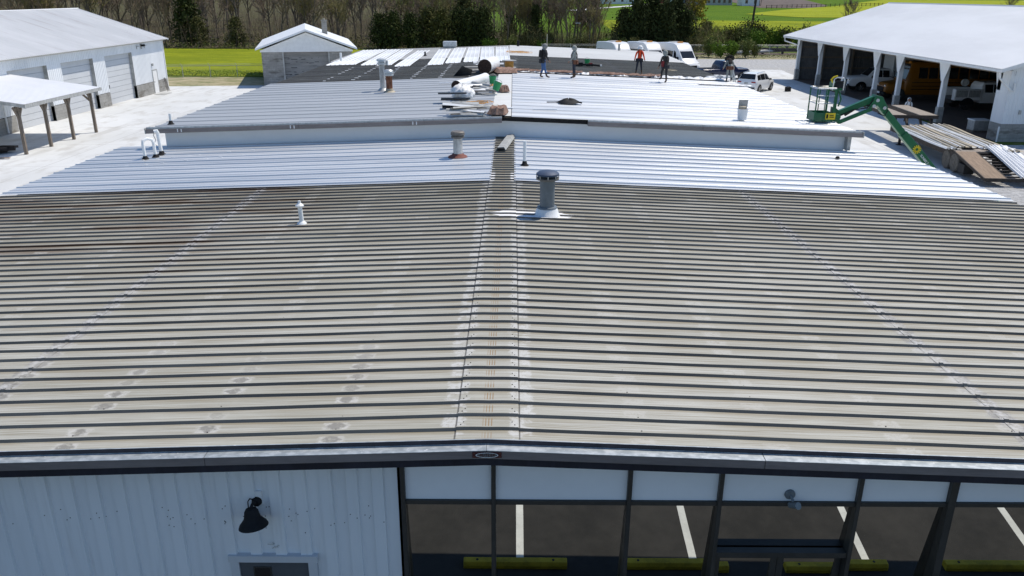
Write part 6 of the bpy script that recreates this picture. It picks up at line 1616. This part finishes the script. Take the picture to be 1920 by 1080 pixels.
def cedar(seed, h, r, mat, n=4200, name='cedar_tree', shape=.75, s0=.10, s1=.24):
    rq = random.Random(seed); root = bpy.data.objects.new(name, None); COL.objects.link(root); m = MB(); tk = MB()
    tk.tube([(0, 0, -.1), (0, 0, h * .5), (rq.uniform(-.2, .2), 0, h * .95)], [.16, .10, .02], 7, False)
    nb = 46; cl = []
    for i in range(nb):
        t = (i + rq.random()) / nb; z = h * (.06 + .92 * t); rr_ = r * ((1 - t) ** shape) * rq.uniform(.62, 1.15) * (1 if t > .12 else .8); az = i * 2.4 + rq.uniform(-.5, .5)
        e = Vector((math.cos(az) * rr_, math.sin(az) * rr_, z + rr_ * .18)); b = Vector((0, 0, z - rr_ * .25)); cl.append((b, e)); tk.tube([b, e], [.035, .008], 4, False)
    for k in range(n):
        b, e = cl[rq.randrange(nb)]; u = rq.random() ** .55; c = b.lerp(e, u); sp = .16 + .26 * u * r / 2
        rand_quad(m, c + Vector((rq.gauss(0, sp), rq.gauss(0, sp), rq.gauss(.05, sp * .8))), rq.uniform(s0, s1), rq, .2, .6)
    tk.build('trunk', 'bark', root); m.build('crown', mat, root); return root
def shrub(seed, h, r, mat, n=1500, name='shrub'):
    rq = random.Random(seed); root = bpy.data.objects.new(name, None); COL.objects.link(root); m = MB(); tk = MB(); tips = []
    for i in range(13):
        az = rq.uniform(0, 6.28); e = Vector((math.cos(az) * r * rq.uniform(.1, .9), math.sin(az) * r * rq.uniform(.1, .9), h * rq.uniform(.45, .9))); tk.tube([(0, 0, 0), e * .5 + Vector((0, 0, h * .1)), e], [.03, .02, .006], 4, False); tips.append(e)
    for k in range(n):
        e = tips[rq.randrange(len(tips))]; c = e * (rq.random() ** .5); rand_quad(m, c + Vector((rq.gauss(0, r * .2), rq.gauss(0, r * .2), abs(rq.gauss(.0, h * .14)))), rq.uniform(.05, .13), rq)
    tk.build('stem', 'bark', root); m.build('foliage', mat, root); return root
_used = set()
def plant(proto, x, y, s, label, cat, group, sz=1.0):
    if proto.name not in _used: _used.add(proto.name); o = proto
    else: o = copy_tree(proto)
    o.location = (x, y, T(y)); o.rotation_euler = (0, 0, rt.uniform(0, 6.28)); o.scale = (s, s, s * sz); tag(o, label, cat, group); return o
rt = random.Random(77)
BARE = [bare_tree(1, 11, 4.2, 'twig'), bare_tree(2, 12.5, 3.6, 'twig'), bare_tree(3, 10, 4.6, 'twig', nprim=18), bare_tree(4, 9.5, 3.6, 'twig2', multi=3, nprim=20), bare_tree(5, 11.5, 4.0, 'twig2', nprim=17, leaf='weeds', nleaf=.14)]
YEL = bare_tree(6, 8.6, 3.2, 'twig2', 'young_leaf_tree', leaf='yleaf', nleaf=.85, nprim=20)
GRN = bare_tree(9, 7.5, 3.4, 'twig2', 'young_leaf_tree', leaf='weeds', nleaf=.6, nprim=20)
CED = [cedar(11, 7.5, 2.5, 'cedar'), cedar(12, 6.2, 2.7, 'cedar', shape=.6), cedar(13, 8.6, 2.2, 'cedar', shape=.9), cedar(14, 6.0, 2.6, 'cedar2', shape=.6, n=3600)]
SHR = [shrub(21, 2.4, 1.6, 'bush'), shrub(22, 3.0, 1.5, 'weeds'), shrub(23, 2.0, 1.9, 'bush', 1300), shrub(24, 2.6, 1.8, 'cedar2', 1400)]
# left wood behind the green field
G1 = 'leafless trees in the wood behind the left garage'; LB1 = 'leafless brown tree in the dense wood behind the white garage and green field'
for i in range(130):
    x = -118 + 96 * ((i * .618) % 1) + rt.uniform(-2, 2); y = 130.5 + 90 * ((i * .367) % 1) ** 1.4
    x *= y / 145
    plant(BARE[i % 5], x, y, rt.uniform(.85, 1.25), LB1, 'tree', G1)
for x, y, s, c in ((-101, 130, .7, 3), (-84, 129.5, .7, 3), (-65, 129.5, .8, 3), (-51.0, 131.5, 1.2, 2), (-49.0, 130.5, .72, 3), (-43.2, 130.5, .72, 3), (-80, 141, .9, 3)):
    plant(CED[c], x, y, s, 'dark evergreen standing at the edge of the left wood above the green field', 'tree', 'evergreens at the edge of the left wood')
# middle evergreen mass behind the block garage chimney and the loose sheets
for i, (x, y, s, c) in enumerate(((-20.5, 129, .80, 1), (-18.3, 128, .85, 1), (-15.6, 127.5, .82, 1), (-13.2, 129, .95, 3), (-10.8, 127.5, .95, 3), (-8.6, 129, .9, 1), (-6.6, 128, .9, 1), (-4.6, 127.5, .95, 1), (-13.5, 136, .95, 3), (-8, 137, 1.2, 3))):
    plant(CED[c], x, y, s, 'dark bushy evergreen in the row behind the loose white sheets and block garage', 'tree', 'evergreen row behind the rear roof')
for i in range(26):
    x = -26 + 25 * ((i * .618) % 1); y = 139 + 34 * ((i * .367) % 1)
    plant(BARE[(i + 1) % 5], x, y, rt.uniform(.75, 1.0), 'leafless tree rising behind the middle evergreen row', 'tree', 'leafless trees behind the evergreen row')
# bare trees left of the dark cedar group
for i in range(24):
    x = -1 + 15.5 * ((i * .618) % 1); y = 126 + 13 * ((i * .367) % 1)
    plant(BARE[i % 5], x, y, rt.uniform(.75, 1.1), 'leafless tree standing behind the workers, left of the tall cedar group', 'tree', 'leafless trees behind the workers')
for x, y, s, c in ((-.6, 130, .62, 2), (3.4, 129, .75, 2), (1.8, 127, .42, 3), (5.6, 127.5, .4, 3)):
    plant(CED[c], x, y, s, 'small evergreen among the leafless trees behind the workers', 'tree', 'small evergreens behind the workers')
for x, y, s, c in ((16.8, 127.5, .95, 1), (18.6, 126.5, 1.02, 0), (21.0, 128, 1.16, 0), (22.8, 126.5, 1.12, 1), (24.8, 128.5, 1.05, 0), (26.2, 127.5, .9, 1), (20, 131, 1.0, 1)):
    plant(CED[c], x, y, s, 'tall near-black cedar in the clump behind the parked vans', 'tree', 'dark cedar clump behind the vans')
plant(YEL, 28.8, 132, .98, 'slender tree in yellow young leaf right of the dark cedar clump', 'tree', None)
plant(GRN, 30.6, 134, .6, 'small tree in sparse green leaf right of the yellow-leaved tree', 'tree', None)
plant(GRN, 10.8, 136, .8, 'taller tree in sparse green leaf among the leafless trees near the yard lamp', 'tree', None)
plant(BARE[1], 27.2, 131, .72, 'thin leafless tree between the dark cedars and the yellow-leaved tree', 'tree', None)
plant(BARE[2], 61.0, 152, .80, 'wide leafless tree alone behind the far corner of the open shed', 'tree', None)
for i, (x, y) in enumerate(((132, 225), (141, 240), (160, 238), (171, 245), (186, 250), (150, 228))): plant(BARE[i % 5], x, y, rt.uniform(.7, .9), 'distant leafless tree peeking above the ridge of the open shed', 'tree', 'distant trees above the open shed')
# hedge in front of the bright field
for i in range(24):
    x = 30.2 + i * .98 + rt.uniform(-.3, .3); y = 134 + rt.uniform(-3, 4)
    plant(SHR[(0, 1, 2, 0, 3)[i % 5]], x, y, rt.uniform(.85, 1.25) * (1.35 if i in (9, 3) else 1), 'green shrub in the hedge between the right fence and the bright field', 'shrub', 'hedge shrubs behind the right fence', 1.1)
for i in range(12):
    x = -3 + i * 2.7 + rt.uniform(-.8, .8); plant(SHR[(0, 1, 3)[i % 3]], x, 123.5 + rt.uniform(-1.5, 2), rt.uniform(.55, .9), 'low fresh green shrub at the foot of the trees behind the rear roof', 'shrub', 'low shrubs under the trees')
for x, y, s in ((28.3, 113.5, .85), (30.0, 114.0, .9), (31.6, 113.2, .8), (27.0, 115, .8), (33.2, 114.5, .6), (58.5, 119.5, 1.3), (60.5, 119.0, 1.2)):
    plant(SHR[int(x) % 2], x, y, s, 'leafy green bush on the verge in front of the right fence', 'shrub', 'bushes on the verge')
# uncountable undergrowth, verge weeds and grass edge
def scatter(name, n, fx, mat, s0, s1, up_=True, seed=5):
    rq = random.Random(seed); m = MB()
    for k in range(n):
        x, y, h = fx(rq); z = T(y); c = Vector((x, y, z + rq.random() * h)); rand_quad(m, c, rq.uniform(s0, s1), rq, 0, .5)
    return struct(name, m, mat, kind='stuff')
def stems(name, n, fx, mat, seed=5):
    rq = random.Random(seed); m = MB()
    for k in range(n):
        x, y, h = fx(rq); z = T(y); tx, ty = rq.gauss(0, .14) * h, rq.gauss(0, .14) * h; w = rq.uniform(.018, .04); a = rq.uniform(0, 3.14); dx, dy = math.cos(a) * w, math.sin(a) * w
        m.add([(x - dx, y - dy, z), (x + dx, y + dy, z), (x + tx, y + ty, z + h)], [(0, 1, 2)])
        for j in range(4):
            t = rq.uniform(.35, .9); b = Vector((x + tx * t, y + ty * t, z + h * t)); e = b + Vector((rq.gauss(0, .22) * h, rq.gauss(0, .22) * h, rq.uniform(.1, .3) * h)); m.add([b - Vector((.014, 0, 0)), b + Vector((.014, 0, 0)), e], [(0, 1, 2)])
    return struct(name, m, mat, kind='stuff')
stems('undergrowth', 7000, lambda q: (q.uniform(-150, -1), 127.5 + q.random() ** 1.4 * 75, q.uniform(1.2, 5.2)), 'twig', seed=21)
stems('undergrowth', 2600, lambda q: (q.uniform(-2, 33), 126 + q.random() ** 1.4 * 12, q.uniform(1.0, 4.2)), 'twig2', seed=22)
scatter('undergrowth', 6000, lambda q: (lambda x: (x, 127.0 + q.random() ** 1.5 * 40, 1.3 * q.random() + .1))(q.uniform(-125, -1)), 'twig', .06, .26)
scatter('undergrowth', 3000, lambda q: (lambda x: (x, 124.5 + q.random() ** 1.5 * 12, 1.5 * q.random() + .1))(q.uniform(-1, 33)), 'twig2', .05, .2, seed=6)
scatter('low_brush', 9000, lambda q: (q.uniform(-125, 33), 126.5 + q.random() * 12, 1.6), 'cedar2', .06, .22, seed=8)
scatter('verge_weeds', 6000, lambda q: (q.uniform(-60, -23), 84.0 + q.random() * 1.6 + 0, .55), 'bush', .03, .09, seed=9)
scatter('verge_weeds', 5000, lambda q: (q.uniform(24, 62), 112.2 + q.random() * 5, .45), 'weeds', .03, .09, seed=10)
scatter('field_edge', 5000, lambda q: (q.uniform(-125, -2), 125 + q.random() * 3.5, .9), 'weeds', .05, .15, seed=11)

# ================================================================== FARM ON THE FAR SLOPE
def house(label, x, y, w, d, h, rh, wall, roof, rz=0, wins=0, cat='house', name='farm_building'):
    t = thing(name, label, cat, (x, y, T(y) - .1), rz)
    MB().box(-w / 2, w / 2, -d / 2, d / 2, 0, h).build('wall', wall, t)
    m = MB().extr([(-d / 2 - .4, h), (d / 2 + .4, h), (0, h + rh)], -w / 2 - .4, w / 2 + .4, 'x'); m.build('roof', roof, t)
    for k in range(wins):
        px_ = -w / 2 + (k + .5) * w / wins; MB().box(px_ - .5, px_ + .5, -d / 2 - .03, -d / 2, 1.0, 2.3).build('window', 'darkglass', t)
    return t
house('long blue-grey roofed farmhouse on the far slope left of the red barn', 45.5, 362, 17, 9, 3.0, 2.8, 'white', 'farroof', .05, 5)
house('small red barn beside the lane on the far slope', 60.5, 352, 6, 6, 2.6, 1.6, 'barnred', 'farroof', 0, 0, 'barn')
house('little white shed attached right of the red barn', 65.3, 350, 3.2, 5, 2.2, 1.0, 'white', 'farroof', 0, 0, 'shed')
house('blue-walled low shed behind the little white shed', 72.5, 362, 8, 6, 3.0, 1.6, 'farroof', 'farroof', 0, 0, 'shed')
house('long grey house with a row of windows on the far slope', 81, 352, 17, 8, 3.2, 2.4, 'scraplight', 'farroof', 0, 8)
house('white gabled house beside the dark tree on the far slope', 95.5, 346, 7, 8, 4.4, 2.5, 'white', 'farroof', 0, 2)
house('white farm shed just visible between the trees above the left wood', -99, 400, 9, 6, 3.0, 1.6, 'white', 'farroof', 0, 2, 'shed')
plant(BARE[3], 99.5, 342, .85, 'distant leafless tree right beside the white gabled house', 'tree', None)
plant(CED[1], 35.5, 365, .9, 'distant dark evergreen at the left end of the blue-grey farmhouse', 'tree', None)
t = thing('pasture_fence', 'thin far pasture fence line at the top right in front of the ploughed patch', 'fence', (105, 312, T(312)))
for k in range(26):
    x = -12 + k * 2.4; y = 0 + k * 1.6; MB().box(x - .08, x + .08, y - .08, y + .08, T(312 + y) - T(312) - .2, T(312 + y) - T(312) + 1.3).build('post', 'utility', t)
for k in range(25):
    for zz in (.5, 1.1):
        a = (-12 + k * 2.4, k * 1.6, T(312 + k * 1.6) - T(312) + zz); b = (-12 + (k + 1) * 2.4, (k + 1) * 1.6, T(312 + (k + 1) * 1.6) - T(312) + zz)
        if k == 0 and zz < 1: rl = MB()
        rl.beam(a, b, .04, .1)
rl.build('rails', 'utility', t)
